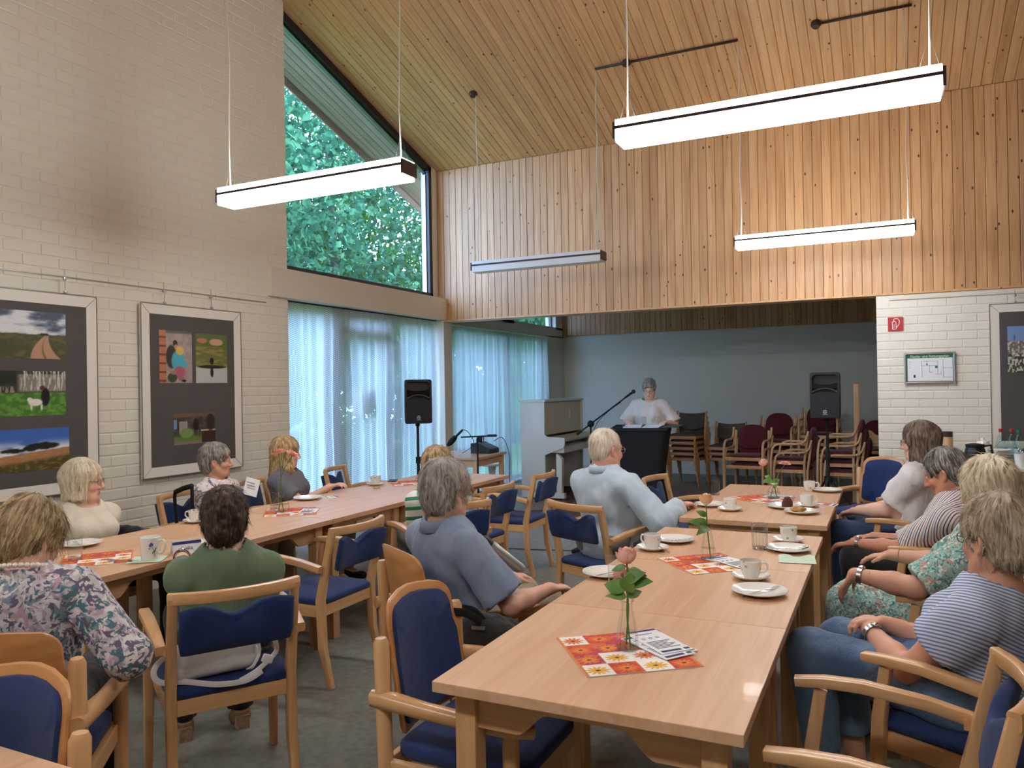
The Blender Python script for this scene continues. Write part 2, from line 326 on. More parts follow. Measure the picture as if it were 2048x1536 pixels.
# ceiling with boards running down the slope
ang = -math.atan(SL); Lp = 7.6; cen = Vector((0, YB-Lp*math.cos(ang)/2, ZC+Lp*math.cos(ang)/2*SL))
ce = struct('ceiling', MB().prism([(YB+.3, ZC-.3*SL+.03), (RIDGE, zc(RIDGE)+.03), (-5.2, zc(-5.2)+.03), (-5.2, zc(-5.2)+.2), (RIDGE, zc(RIDGE)+.2), (YB+.3, ZC-.3*SL+.2)], Tm(0, 0, 0) @ YZ, 10.5), MT['groove'])
plc = MB().box((0, 0, 0), (PW-.003, Lp, .016), bev=.004, seg=1).mesh('plank', MT['pine_c'], 0)
x = -5.19+PW/2; k = 0
while x < 2.9:
    o = meshobj('plank', plc, ce, (x, cen.y, cen.z+.012+.0015*math.sin(k*1.7)), (ang, 0, 0)); x += PW; k += 1
plr = MB().box((0, 0, 0), (10.4, 5.6, .02)).mesh('rear_slope', MT['pine_c'], 0); meshobj('rear_slope', plr, ce, (0, -2.25, zc(-2.25)+.02), (math.atan(SL), 0, 0))
# eaves outside: soffit boards and fascia
ev = struct('roof_eaves', MB().prism([(9.9, zc(9.9)+.06), (1.5, zc(1.5)+.06), (1.5, zc(1.5)+.25), (9.9, zc(9.9)+.25)], Tm(-5.56, 0, 0) @ YZ, .66), MT['soffit'])
pls = MB().box((0, 0, 0), (PW-.003, 9.0, .016), bev=.004, seg=1).mesh('soffit_board', MT['soffit'], 0)
for i in range(7): meshobj('soffit_board', pls, ev, (-5.285-i*PW, 5.7, zc(5.7)+.03), (ang, 0, 0))
MB().prism([(9.9, zc(9.9)-.06), (1.5, zc(1.5)-.06), (1.5, zc(1.5)+.25), (9.9, zc(9.9)+.25)], Tm(-5.90, 0, 0) @ YZ, .025).build('fascia_board', MT['soffit'], ev)
# unseen sides of the hall, so that light bounces as in the room
struct('wall_right', MB().prism([(-5, 0), (8.8, 0), (8.8, zc(8.8)), (RIDGE, zc(RIDGE)), (-5, zc(-5))], Tm(5.1, 0, 0) @ YZ, .2), MT['plaster'])
struct('wall_rear', MB().box((0, -5.1, 2.8), (10.6, .2, 5.6)), MT['plaster'])
# brick wall right of the alcove opening
wr = struct('wall_back', MB().box((2.52, YB+.135, ZH/2-.01), (5.17, .25, ZH-.02)), MT['paint'])
brick_wall(wr, 'x', YB+.006, -.064, 2.4, .02, lambda q: ZH-.02, 300, None, 1, 3)
# alcove
al = struct('wall_alcove_back', MB().box((-1.1, YA+.1, 1.6), (8.6, .2, 3.2)), MT['paint'])
PROUD = .0009
brick_wall(al, 'x', YA, XA, .9, .1, lambda q: 2.42, 0, None, 1, 5)
plb = plank('band_plank', .72, MT['pine']); x = XA+PW/2
while x < .6: meshobj('plank', plb, al, (x, YA-.05, 2.42+.36)); x += PW
MB().box((-2.3, YA-.02, 2.42+.37), (5.9, .03, .70)).build('board_backing', MT['groove'], al)
struct('wall_alcove_right', MB().box((3.1, 10.9, 1.6), (.2, 4.4, 3.2)), MT['plaster'])
struct('baseboard_alcove', MB().box((-1.1, YA-.012, .05), (8.3, .02, .1)), MT['plaster'])
struct('ceiling_alcove', MB().box((-1.1, 10.98, 3.2), (8.7, 4.5, .12)), MT['plaster'])
wal = struct('wall_alcove_left', MB().box((XA-.1, 10.95, 2.47), (.2, 4.4, .18)).box((XA-.1, 10.95, 3.02), (.2, 4.4, .3)).box((XA-.1, 9.9, 2.7), (.2, 2.3, .36)).box((XA-.1, 12.95, 2.7), (.2, .4, .36)).box((XA-.1, 12.72, 1.2), (.2, .86, 2.4)).box((XA-.1, 8.85, 1.2), (.2, .14, 2.4)).box((XA-.1, 10.6, .03), (.2, 3.5, .06)), MT['plaster'])
# beam over the curtain and post between the two glazed fronts
struct('trim_2', MB().box((-5.175, 7.03, 2.525), (.25, 3.16, .275), bev=.004), MT['plaster'])
struct('trim_3', MB().box((-5.19, 8.69, 1.19), (.2, .2, 2.38)).box((-5.25, 8.55, 3.5), (.16, .14, 1.9)), MT['plaster'])
# upper window: trapezoid between wall and header, dark frame
w1 = tag(empty('window_1'), kind='structure')
XW, y0, y1, zs = -5.215, 5.70, 8.47, 2.665
def bar(p, q, w, d, m, parent, name='window_frame'):
    p, q = Vector(p), Vector(q); return MB().sweep([p, q], d, w, side=(1, 0, 0), r=.05).build(name, m, parent, smooth=0)
def ztop(y): return zc(y)-.02
bar((XW, y0, zs+.03), (XW, y1, zs+.03), .06, .09, MT['dark_frame'], w1); bar((XW, y1-.03, zs), (XW, y1-.03, ztop(y1)), .06, .09, MT['dark_frame'], w1)
bar((XW, y0, ztop(y0)-.03), (XW, y1, ztop(y1)-.03), .075, .09, MT['dark_frame'], w1); bar((XW, y0+.03, zs), (XW, y0+.03, ztop(y0)), .06, .09, MT['dark_frame'], w1)
bar((XW-.02, y1-.066, zs+.06), (XW-.02, y1-.066, ztop(y1)-.1), .016, .04, MT['metal'], w1, 'glazing_bead')
bar((XW-.02, y0, ztop(y0)-.085), (XW-.02, y1-.06, ztop(y1)-.075), .014, .04, MT['metal'], w1, 'glazing_bead')
MB().prism([(y0, zs), (y1-.02, zs), (y1-.02, ztop(y1)-.02), (y0, ztop(y0)-.02)], Tm(XW-.02, 0, 0) @ YZ, .006).build('window_pane', MT['glass'], w1, smooth=0)
# glazed fronts at floor level
def front(name, x, ys, ztop_, y_a, y_b, rails, m):
    w = tag(empty(name), kind='structure')
    for (a, b) in ys: MB().box((x, (a+b)/2, ztop_/2), (.07, b-a, ztop_), bev=.004).build('window_frame', m, w, smooth=0)
    MB().box((x, (y_a+y_b)/2, ztop_-.05), (.068, y_b-y_a, .1)).build('window_frame', m, w, smooth=0); MB().box((x, (y_a+y_b)/2, .05), (.068, y_b-y_a, .1)).build('window_frame', m, w, smooth=0)
    for (a, b, z0, z1) in rails: MB().box((x, (a+b)/2, (z0+z1)/2), (.066, b-a, z1-z0)).build('window_frame', m, w, smooth=0)
    g = [y_a]+[v for p in ys for v in p]+[y_b]
    for a, b in zip(g[::2], g[1::2]):
        if b-a > .1: MB().box((x-.01, (a+b)/2, ztop_/2), (.006, b-a, ztop_-.18)).build('window_pane', MT['glass'], w, smooth=0)
    return w
fm = mat('brown_grey_window_frame', lin(120, 112, 106), .5)
h = lambda u: hit(u, 800, 0, -5.33).y
front('window_2', -5.33, [(5.70, 5.76), (h(641), h(674)), (h(757), h(776)), (h(850), h(856)), (8.56, 8.62)], 2.40, 5.70, 8.62, [(h(674), h(757), 2.08, 2.2), (h(674), h(757), .1, .42)], fm)
front('window_3', -5.36, [(8.8, 8.95), (h(975)+.3, h(980)+.3), (10.9, 11.02), (12.2, 12.32)], 2.40, 8.8, 12.32, [(8.95, 12.2, .62, .7)], fm)
w4 = tag(empty('window_4'), kind='structure'); MB().box((XA-.1, 11.9, 2.7), (.006, 1.7, .34)).build('window_pane', MT['glass'], w4, smooth=0)
for yy in (11.06, 12.74): MB().box((XA-.1, yy, 2.7), (.05, .05, .34)).build('window_frame', fm, w4, smooth=0)
# ------------------------------------------------------------------ net curtains
def lace(name):
    N = NT(name); uv = N.n('TexCoord').outputs['UV']; sp = N.n('SeparateXYZ', i_0=uv); u, v = sp.outputs[0], sp.outputs[1]
    zz = N.math('MULTIPLY', N.math('PINGPONG', u, .03), .6); a = N.math('SINE', N.math('MULTIPLY', u, 2*math.pi/.03)); b = N.math('SINE', N.math('MULTIPLY', N.math('ADD', v, zz), 2*math.pi/.042))
    f = N.math('MULTIPLY', a, b); hole = N.math('GREATER_THAN', N.math('ABSOLUTE', f), .42)
    fine = N.math('MULTIPLY_ADD', hole, .55, .05)
    d = N.n('BsdfDiffuse', i_Color=(*lin(236, 236, 236), 1)); t = N.n('BsdfTranslucent', i_Color=(*lin(236, 238, 240), 1)); m1 = N.n('MixShader', i_0=.6); N.l(d.outputs[0], m1.inputs[1]); N.l(t.outputs[0], m1.inputs[2])
    tr = N.n('BsdfTransparent'); m2 = N.n('MixShader'); N.l(fine, m2.inputs[0]); N.l(m1.outputs[0], m2.inputs[1]); N.l(tr.outputs[0], m2.inputs[2]); N.l(m2.outputs[0], N.out.inputs[0]); return N.m
LACE = lace('white_net_lace')
def curtain(x, ya, yb, z0, z1, amp, seed, parent):
    R = np.random.default_rng(seed); n, mz = int((yb-ya)/.0125), 24; y = np.linspace(ya, yb, n); ph = R.uniform(0, 6.28, 6)
    f = sum(A*np.sin(y*2*np.pi/L+p) for A, L, p in zip((.5, .35, .3, .2), (.16, .23, .11, .41), ph))
    z = np.linspace(z1, z0, mz); t = (z1-z)/(z1-z0); V = np.zeros((mz, n, 3)); V[..., 1] = y; V[..., 2] = z[:, None]
    V[..., 0] = x+f[None]*amp*(.45+.55*t[:, None])+.008*np.sin(z[:, None]*3+y[None]*7); V[-1, :, 2] += .012*np.sin(y*23)
    idx = np.arange(mz*n).reshape(mz, n); F = np.stack([idx[:-1, :-1], idx[1:, :-1], idx[1:, 1:], idx[:-1, 1:]], -1).reshape(-1, 4)
    o = pydata('curtain_cloth', V.reshape(-1, 3), F, LACE, parent, True); uvl = o.data.uv_layers.new(name='uv')
    s = np.concatenate([[0], np.cumsum(np.hypot(np.diff(y), np.diff(f*amp)))]); UV = np.zeros((mz, n, 2)); UV[..., 0] = s; UV[..., 1] = z[:, None]; UV = UV.reshape(-1, 2)
    li = np.zeros(len(o.data.loops), np.int32); o.data.loops.foreach_get('vertex_index', li); uvl.data.foreach_set('uv', UV[li].astype(np.float32).ravel()); return o
c1 = thing('net_curtain', 'sheer white knitted net curtain hanging under the white beam', 'curtain'); curtain(-5.19, 5.75, 8.56, .05, 2.372, .034, 3, c1)
MB().box((-5.19, 7.13, 2.382), (.03, 2.85, .012)).build('curtain_rail', MT['dark_frame'], c1)
c2 = thing('net_curtain', 'sheer white net curtain in the alcove behind the piano', 'curtain'); curtain(-5.215, 8.85, 12.28, .05, 2.352, .026, 5, c2)
MB().box((-5.215, 10.55, 2.366), (.03, 3.5, .02)).build('curtain_rail', MT['white'], c2)
# ------------------------------------------------------------------ pendant lamps
LW, LZ = .15, 2.865
def lamp(x0, x1, y, on, label, xs=None):
    t = thing('pendant_lamp', label, 'lamp', ((x0+x1)/2, y, LZ), group='long pendant lamps'); L = x1-x0; dm = MT['lamp_on'] if on else MT['lamp_off']
    MB().box((0, 0, -.018), (L-.03, LW, .036), bev=.004).build('upper_diffuser', MT['lamp_up'] if on else dm, t, smooth=0)
    MB().box((0, 0, -.042), (L-.02, LW+.008, .016)).build('lamp_body', MT['brown'], t, smooth=0)
    MB().box((0, 0, -.082), (L-.03, LW, .068), bev=.006).build('lower_diffuser', dm, t, smooth=0)
    for s in (-1, 1):
        MB().box((s*(L/2-.008), 0, -.055), (.014, LW+.006, .085), bev=.003).build('end_cap', MT['brown'], t, smooth=0)
        cx = s*(L/2-.06); zt = zc(y)-LZ-.0
        pts = [(cx+.006*math.sin(i*1.9+x0), .004*math.cos(i*2.3), zt*i/10) for i in range(11)]; pts[0] = (cx, 0, 0); MB().tube(pts, .0045, 6).build('supply_cord', MT['cordw'], t, smooth=180)
        MB().tube([(cx-.045, 0, 0), (cx, 0, .16), (cx+.045, 0, 0)], .0012, 4).build('hanging_wire', MT['wire'], t)
    return t
COLX = [(-3.98, -2.50), (-1.23, .26)]
LAB = {(0, 0): ('switched off white pendant lamp in front of the wooden wall', False), (1, 0): ('lit pendant lamp hanging close to the wooden wall', True), (0, 1): ('lit pendant lamp hanging in front of the gable window and brick wall', True), (1, 1): ('lit pendant lamp above the table with three glass vases', True)}
for r, y in enumerate((7.37, 3.86, .36)):
    for c, (a, b) in enumerate(COLX):
        lb, on = LAB.get((c, r), (('lit pendant lamp of the row behind the two lit ones, brick wall end', 'lit pendant lamp of the row behind the two lit ones, middle of the hall')[c], True)); t_ = lamp(a, b, y, on, lb)
        if r == 2:
            t_.name = ('pendant_lamp_wall_side_offscreen', 'pendant_lamp_middle_offscreen')[c]
            for ch in t_.children:
                if 'diffuser' in ch.name: ch.name = ch.name.split('.')[0]+('_wall_side', '_middle')[c]+'_offscreen'
def ctube(p, q, label):
    t = thing('ceiling_track', label, 'cable track', (0, 0, 0)); MB().tube([(p, 7.37, zc(7.37)-.012), (q, 7.37, zc(7.37)-.012)], .012, 8).build('track_tube', MT['brown'], t, smooth=180); return t
def canopy(x, parent, nm='ceiling_rose'):
    R = Euler((ang, 0, 0)).to_matrix().to_4x4(); return MB().lathe([(0, .0), (.042, 0), (.045, -.02), (.03, -.045), (0, -.047)], 20, M=Tm(x, 7.37, zc(7.37)) @ R).build(nm, MT['brown'], parent, smooth=40)
t1 = ctube(-2.56, -1.17, 'dark cable tube with round rose between the two far pendant lamps'); canopy(-2.237, t1)
t2 = ctube(-.49, .26, 'dark cable tube with round rose above the pendant near the wooden wall'); canopy(-.496, t2)
tag(canopy(-3.95, None), 'single dark round ceiling rose of the switched off lamp', 'ceiling rose')
# ------------------------------------------------------------------ tables
def arcpts(c, r, a0, a1, n): return [(c[0]+r*math.cos(math.radians(a0+(a1-a0)*i/n)), c[1]+r*math.sin(math.radians(a0+(a1-a0)*i/n))) for i in range(n+1)]
TZ = .74
def apron_poly(L, d=.10, t=.038):
    w = .17; return [(-L/2, 0), (L/2, 0), (L/2, -d), (L/2-w+.06, -d)]+[(L/2-w+.06-.09*q, -d+(d-t)*(.5-.5*math.cos(math.pi*q))) for q in np.linspace(.1, 1, 7)]+[(-(L/2-w+.06-.09*q), -d+(d-t)*(.5-.5*math.cos(math.pi*q))) for q in np.linspace(1, .1, 7)]+[(-L/2+w-.06, -d), (-L/2, -d)]
def make_table(label, w=.8, l=.806, group='beech tables pushed together in rows'):
    t = thing('table', label, 'table', group=group)
    MB().box((0, 0, TZ-.0145), (w-.002, l-.002, .029), bev=.0025).build('tabletop', MT['beech'], t, smooth=0)
    for sx in (-1, 1):
        for sy in (-1, 1): MB().box((sx*(w/2-.075), sy*(l/2-.075), (TZ-.03)/2), (.06, .06, TZ-.03), bev=.004).build('leg', MT['beech_z'], t, smooth=0)
    for s in (-1, 1):
        MB().prism(apron_poly(w-.21), Tm(0, s*(l/2-.075), TZ-.029) @ XZ, .022).build('apron', MT['beech_x'], t, smooth=0)
        MB().prism(apron_poly(l-.21), Tm(s*(w/2-.075), 0, TZ-.029) @ YZ, .022).build('apron', MT['beech_y'], t, smooth=0)
    return t
RT = [(-.69, 2.15, 'beech table with a single rose vase and a leaflet stack on a floral mat', .81), (-.69, 2.95, 'beech table between the rose vase table and the table with the ribbed glass', .79), (-.69, 3.747, 'beech table carrying a ribbed glass and a green napkin', .805), (-.69, 4.875, 'beech table carrying two plates of cake leftovers', .81), (-.685, 5.688, 'beech table carrying the vase with a rose and a gerbera', .815)]
LT = [(-3.39, 2.504+.808*i, s, .808) for i, s in enumerate(('beech table carrying the mug with a blue flower', 'beech table in front of the woman with short grey curly hair', 'beech table carrying the slim vase with a coral gerbera', 'beech table in front of the empty chair by the curtain', 'beech table at the curtain end of its row, nothing standing on it'))]
for x_, y_, lb, l_ in RT+LT:
    t = make_table(lb, l=l_); t.location = (x_, y_, 0)
t = make_table('beech table with only a bare edge showing before a blue chair'); t.location = (-1.835, .645, 0)
# ------------------------------------------------------------------ armchairs with scooped navy back pad
def padshape(poly, M, th, name, m, parent, bulge=.012, bend=0):
    """cushioned panel from an outline"""
    n = len(poly); cx = sum(p[0] for p in poly)/n; cy = sum(p[1] for p in poly)/n; R = []
    for s, z in ((.0, -th/2-bulge*.3), (.6, -th/2-bulge*.3), (.95, -th/2), (1, -th/4), (1, th/4), (.95, th/2), (.75, th/2+bulge*.7), (.4, th/2+bulge), (0.02, th/2+bulge)):
        R.append([M @ Vector((cx+(x-cx)*s, cy+(y-cy)*s, z+bend*(cx+(x-cx)*s)**2)) for x, y in poly])
    return MB().rings(R, caps=True).build(name, m, parent, smooth=180)
def rrect(w, h, r, n=5):
    P = []
    for sx, sy, a in ((1, 1, 0), (-1, 1, 90), (-1, -1, 180), (1, -1, 270)): P += arcpts((sx*(w/2-r), sy*(h/2-r)), r, a, a+90, n)
    return P
CG = 'navy armchairs with scooped back pads'
def make_chair_a():
    t = thing('armchair', 'x', 'armchair', group=CG); bz, by, px = (.80, .60, .44, .2, 0), (-.285, -.24, -.205, -.215, -.265), .212
    for s in (-1, 1):
        MB().sweep([(s*px, y, z) for y, z in zip(by, bz)], [.03, .034, .038, .036, .03], [.034, .04, .046, .042, .034], side=(1, 0, 0), r=.22).build('rear_leg', MT['beech_z'], t, smooth=40)
        MB().sweep([(s*.245, .20, 0), (s*.242, .185, .3), (s*.244, .175, .46), (s*.246, .15, .625)], [.03, .036, .036, .032], [.034, .044, .042, .036], side=(1, 0, 0), r=.2).build('front_leg', MT['beech_z'], t, smooth=40)
        MB().sweep([(s*.246, -.235, .607), (s*.25, -.12, .632), (s*.254, .04, .65), (s*.255, .14, .648), (s*.25, .22, .640)], [.036, .042, .046, .046, .04], [.036, .034, .032, .03, .026], side=(1, 0, 0), r=.22).build('armrest', MT['beech_y'], t, smooth=40)
        MB().box((s*.232, -.22, .60), (.012, .03, .03)).build('arm_bracket', MT['beech_x'], t, smooth=0)
        MB().box((s*.215, -.01, .385), (.026, .38, .058), bev=.004).build('side_rail', MT['beech_y'], t, smooth=0)
    MB().sweep([(x, -.285-.05*(1-(x/.212)**2), .795+.0*x) for x in np.linspace(-.225, .225, 13)], .03, .042, side=(0, 1, 0), r=.25).build('top_rail', MT['beech_x'], t, smooth=40)
    for y in (.18, -.2): MB().box((0, y, .385), (.43, .026, .058), bev=.004).build('seat_rail', MT['beech_x'], t, smooth=0)
    P = [(x, .092-.055*math.exp(-(x/.075)**2)) for x in np.linspace(-.196, .196, 15)]+[(.197, -.03), (.19, -.07)]+[(x, -.078-.02*(1-(x/.17)**2)) for x in np.linspace(.17, -.17, 9)]+[(-.19, -.07), (-.197, -.03)]
    M = Tm(0, -.262, .675) @ Euler((math.radians(90+13), 0, 0)).to_matrix().to_4x4() @ Matrix.Diagonal((1, 1, -1, 1))
    Q = []
    for (a, b), (c, d) in zip(P, P[1:]+P[:1]): Q += [(a, b), ((a+c)/2, (b+d)/2)]
    padshape(Q, M, .03, 'back_pad', MT['blue'], t, .008, bend=-1.2)
    S_ = rrect(.445, .43, .05); padshape(S_, Tm(0, -.005, .432), .036, 'seat_cushion', MT['blue'], t, .014)
    return t
# ------------------------------------------------------------------ older armchairs: plywood back shell, round posts
BG = 'older armchairs with plywood shell backs'
def make_chair_b():
    t = thing('shell_armchair', 'x', 'armchair', group=BG)
    O = [(-.2, -.14), (-.2, -.05), (-.2, .04), (-.188, .08), (-.186, .12)]+arcpts((-.12, .135), .066, 178, 98, 5)+[(-.06, .211), (0, .215), (.06, .211)]+arcpts((.12, .135), .066, 82, 2, 5)+[(.186, .12), (.188, .08), (.2, .04), (.2, -.05), (.2, -.14)]+arcpts((.16, -.15), .04, 0, -80, 4)+[(.08, -.198), (0, -.2), (-.08, -.198)]+arcpts((-.16, -.15), .04, 260, 180, 4)
    def shell(poly, th, off, s=1, bev=.006):
        R = []; n = len(poly)
        for k, z in ((.0, -1), (.5, -1), (.985, -1), (1, -.6), (1, .6), (.985, 1), (.5, 1), (0.01, 1)):
            R.append([Vector((x*k*s, -.215-.05*(1-(x*k*s/.2)**2)+off+z*th/2-.16*(y*k*s), .655+y*k*s)) for x, y in poly])
        return MB().rings(R)
    shell(O, .014, 0).build('back_shell', MT['ply'], t, smooth=50); shell(O, .016, .014, .88).build('back_pad', MT['blue'], t, smooth=50)
    for s in (-1, 1):
        MB().tube([(s*.222, -.235, 0), (s*.222, -.235, .4), (s*.222, -.245, .75), (s*.222, -.246, .765)], [.021, .024, .024, .017], 14).build('rear_post', MT['beech_z'], t, smooth=60)
        MB().tube([(s*.235, .19, 0), (s*.235, .19, .565)], [.021, .024], 14).build('front_leg', MT['beech_z'], t, smooth=60)
        MB().sweep([(s*.228, -.275, .583), (s*.232, -.2, .585), (s*.25, -.08, .585), (s*.262, .08, .585), (s*.258, .2, .582), (s*.24, .265, .578)], [.04, .058, .05, .054, .056, .04], [.05, .052, .046, .04, .036, .03], side=(1, 0, 0), r=.4).build('armrest', MT['beech_y'], t, smooth=60)
        MB().box((s*.218, -.02, .375), (.024, .40, .06), bev=.004).build('side_rail', MT['beech_y'], t, smooth=0)
    for y in (.19, -.235): MB().box((0, y, .375), (.43, .024, .06), bev=.004).build('seat_rail', MT['beech_x'], t, smooth=0)
    MB().tube([(.13, -.25, .70), (.13, -.272, .705)], .006, 8).build('shell_screw', MT['black'], t)
    padshape(rrect(.43, .44, .07), Tm(0, 0, .43), .045, 'seat_cushion', MT['blue'], t, .014); return t
R_ = math.radians
ca, cb = make_chair_a(), make_chair_b(); first = [True, True]
def put(kind, x, y, deg, label):
    """deg: heading of the chair in the room"""
    src = (ca, cb)[kind]; o = src if first[kind] else copy_tree(src); first[kind] = False
    o.location = (x, y, 0); o.rotation_euler = (0, 0, R_(deg-90)); o['label'] = label; return o
put(0, -2.81, 3.34, 180, 'empty navy armchair between the person in green and the man in a blue grey shirt')
put(0, -2.60, 4.285, 146, 'navy armchair of the person in the green striped shirt')
put(0, -2.80, 5.0, 178, 'empty navy armchair beside the person in the green striped shirt')
put(0, -2.80, 5.80, 182, 'empty navy armchair at the curtain end of the long table row')
put(0, -4.24, 5.72, 15, 'empty navy armchair in front of the net curtain, turned to the table')
put(0, -2.36, 2.24, 147, 'navy armchair with a white handbag on its seat')
put(0, -1.566, 4.590, 66, 'navy armchair of the white haired man in a light blue shirt')
put(0, -1.31, 5.75, -8, 'empty navy armchair standing in front of the black lectern')
put(0, -.04, 2.14, 178, 'empty navy armchair beside the woman in jeans')
put(0, .235, 2.82, 153, 'navy armchair of the woman in jeans and a blue striped top')
put(0, .30, 3.66, 167, 'navy armchair of the woman in a turquoise patterned dress')
put(0, .29, 4.65, 163, 'navy armchair of the man in a striped shirt')
put(0, .165, 5.51, 163, 'navy armchair of the woman in a white T-shirt with long brown hair')
put(0, -4.085, 2.905, -3, 'navy armchair with a black jacket over its back')
put(0, -4.20, 3.95, 9, 'navy armchair of the woman with short grey curly hair')
put(0, -4.24, 4.68, 15, 'navy armchair of the woman with long blond hair')
put(1, -1.13, 2.145, 0, 'empty shell armchair with a black bag, pushed under the rose vase table')
put(1, -1.675, 2.895, 58, 'shell armchair of the man in a blue grey shirt')
put(1, -2.40, 1.485, 130, 'shell armchair of the woman with a pearl necklace')
put(1, -1.835, .88, 270, 'empty shell armchair behind the bare table corner')
put(1, -.14, 7.1, 240, 'empty shell armchair by the brick wall beside the coffee table')
# ------------------------------------------------------------------ flat prints painted as colour attributes
def vnoise(u, v, sc, seed, oct=4):
    R = np.random.default_rng(seed); out = np.zeros_like(u); amp = 1; tot = 0
    for o in range(oct):
        n = 64; G = R.random((n, n)); x = u*sc*2**o; y = v*sc*2**o; i = np.floor(x).astype(int); j = np.floor(y).astype(int); fx = x-i; fy = y-j; fx = fx*fx*(3-2*fx); fy = fy*fy*(3-2*fy); g = lambda a, b: G[a % n, b % n]
        out += amp*((g(i, j)*(1-fx)+g(i+1, j)*fx)*(1-fy)+(g(i, j+1)*(1-fx)+g(i+1, j+1)*fx)*fy); tot += amp; amp *= .5
    return out/tot
def _attr(name, rough):
    N = NT(name); a = N.n('Attribute', attribute_name='col'); N.l(a.outputs[0], N.b.inputs['Base Color']); N.b.inputs['Roughness'].default_value = rough; return N.m
PRINT = _attr('photo_print', .3); CLOTHPRINT = _attr('printed_paper', .8)
def pr(name, M, w, h, fn, parent, nx=110, m=None):
    """flat print w x h, lower left corner at the origin of M's xy plane; fn(u, v) -> sRGB 0..255"""
    ny = max(8, int(nx*h/w)); u, v = np.meshgrid(np.linspace(0, 1, nx), np.linspace(0, 1, ny), indexing='ij'); C = np.clip(fn(u, v)/255., 0, 1)
    C = np.where(C <= .04045, C/12.92, ((C+.055)/1.055)**2.4); P = np.stack([u*w, v*h, 0*u], -1).reshape(-1, 3); Mn = np.array(M); P = P@Mn[:3, :3].T+Mn[:3, 3]
    k = np.arange(nx*ny).reshape(nx, ny); F = np.stack([k[:-1, :-1], k[1:, :-1], k[1:, 1:], k[:-1, 1:]], -1).reshape(-1, 4)
    o = pydata(name, P, F, m or PRINT, parent); at = o.data.color_attributes.new('col', 'FLOAT_COLOR', 'POINT'); at.data.foreach_set('color', np.concatenate([C.reshape(-1, 3), np.ones((nx*ny, 1))], 1).astype(np.float32).ravel()); return o
def lay(base, *ops):
    C = np.zeros((*ops[0][0].shape, 3))+np.array(base, float)
    for m, c in ops: m = np.clip(m, 0, 1)[..., None]; C = C*(1-m)+m*(np.array(c, float) if not isinstance(c, np.ndarray) or c.ndim < 2 else c)
    return C
def sm(x, a, b): t = np.clip((x-a)/(b-a), 0, 1); return t*t*(3-2*t)
def disc(u, v, x, y, rx, ry): return sm(1.15-np.hypot((u-x)/rx, (v-y)/ry), 0, .3)
def im_road(u, v):
    n = vnoise(u, v*1.6, 4, 1); m = vnoise(u, v, 14, 2); c = lay((120, 132, 150), (sm(n, .42, .66), (226, 228, 230)), (sm(n, .5, .35), (74, 84, 104)), (1-sm(v, .49+.03*m, .51+.03*m), (74, 78, 42)))
    hz = v < .5; r = np.abs(u-(.78-.32*(.5-v)*(1.2-2.2*(.5-v)))); c = lay((0, 0, 0), (np.ones_like(u), c), (hz*sm(m, .4, .7)*.6, (132, 104, 62)), (hz*sm(.03+.3*(.5-v)-r, 0, .02), (190, 146, 116)), (hz*sm(.006+.04*(.5-v)-r, 0, .02), (120, 98, 62)), (disc(u, v, .75, .52, .05, .03), (40, 46, 38))); return c
def im_goat(u, v):
    m = vnoise(u, v, 18, 5); s = vnoise(u*8, v*.6, 9, 6); c = lay((70, 118, 46), (sm(m, .35, .7), (108, 158, 62)), (sm(v, .5, .54), (52, 54, 44)), (sm(v, .52, .56)*sm(u, .36, .42)*(v < .93), (140, 130, 118)))
    c = lay((0, 0, 0), (np.ones_like(u), c), (sm(v, .54, .6)*sm(u, .4, .44)*sm(s, .5, .6), (206, 200, 192)), (sm(v, .7, .75)*(u < .36), (30, 38, 28)), ((v > .52)*(v < .66)*(u < .34)*sm(s, .5, .6), (150, 134, 116)))
    return lay((0, 0, 0), (np.ones_like(u), c), (disc(u, v, .73, .42, .055, .2), (18, 14, 16)), (disc(u, v, .69, .62, .035, .05), (96, 40, 40)), (disc(u, v, .6, .3, .09, .08), (236, 232, 222)), (disc(u, v, .53, .36, .035, .05), (236, 232, 222)), (disc(u, v, .55, .2, .012, .08), (226, 222, 214)), (disc(u, v, .68, .19, .014, .07), (226, 222, 214)))
def im_field(u, v):
    n = vnoise(u, v*1.5, 5, 8); m = vnoise(u, v, 20, 9); hz = .32+.2*u; c = lay((62, 108, 190), (sm(1-v, .2, .5)*sm(n, .36, .56), (236, 238, 244)), (sm(n, .62, .5)*sm(.75-v, 0, .2)*.4, (150, 158, 176)))
    c = lay((0, 0, 0), (np.ones_like(u), c), (sm(hz-v, -.01, .01), (176, 128, 84)), (sm(hz-.15-v+.1*(m-.5), 0, .1), (86, 78, 38)), (sm(m, .55, .7)*(v < hz)*.4, (204, 160, 110)))
    for x, y, rx, ry in ((.08, .46, .09, .1), (.2, .43, .08, .06), (.42, .5, .12, .05), (.72, .58, .17, .09), (.6, .54, .08, .06)): c = lay((0, 0, 0), (np.ones_like(u), c), (disc(u, v+.05*(m-.5), x, y, rx, ry), (26, 32, 30)))
    return c
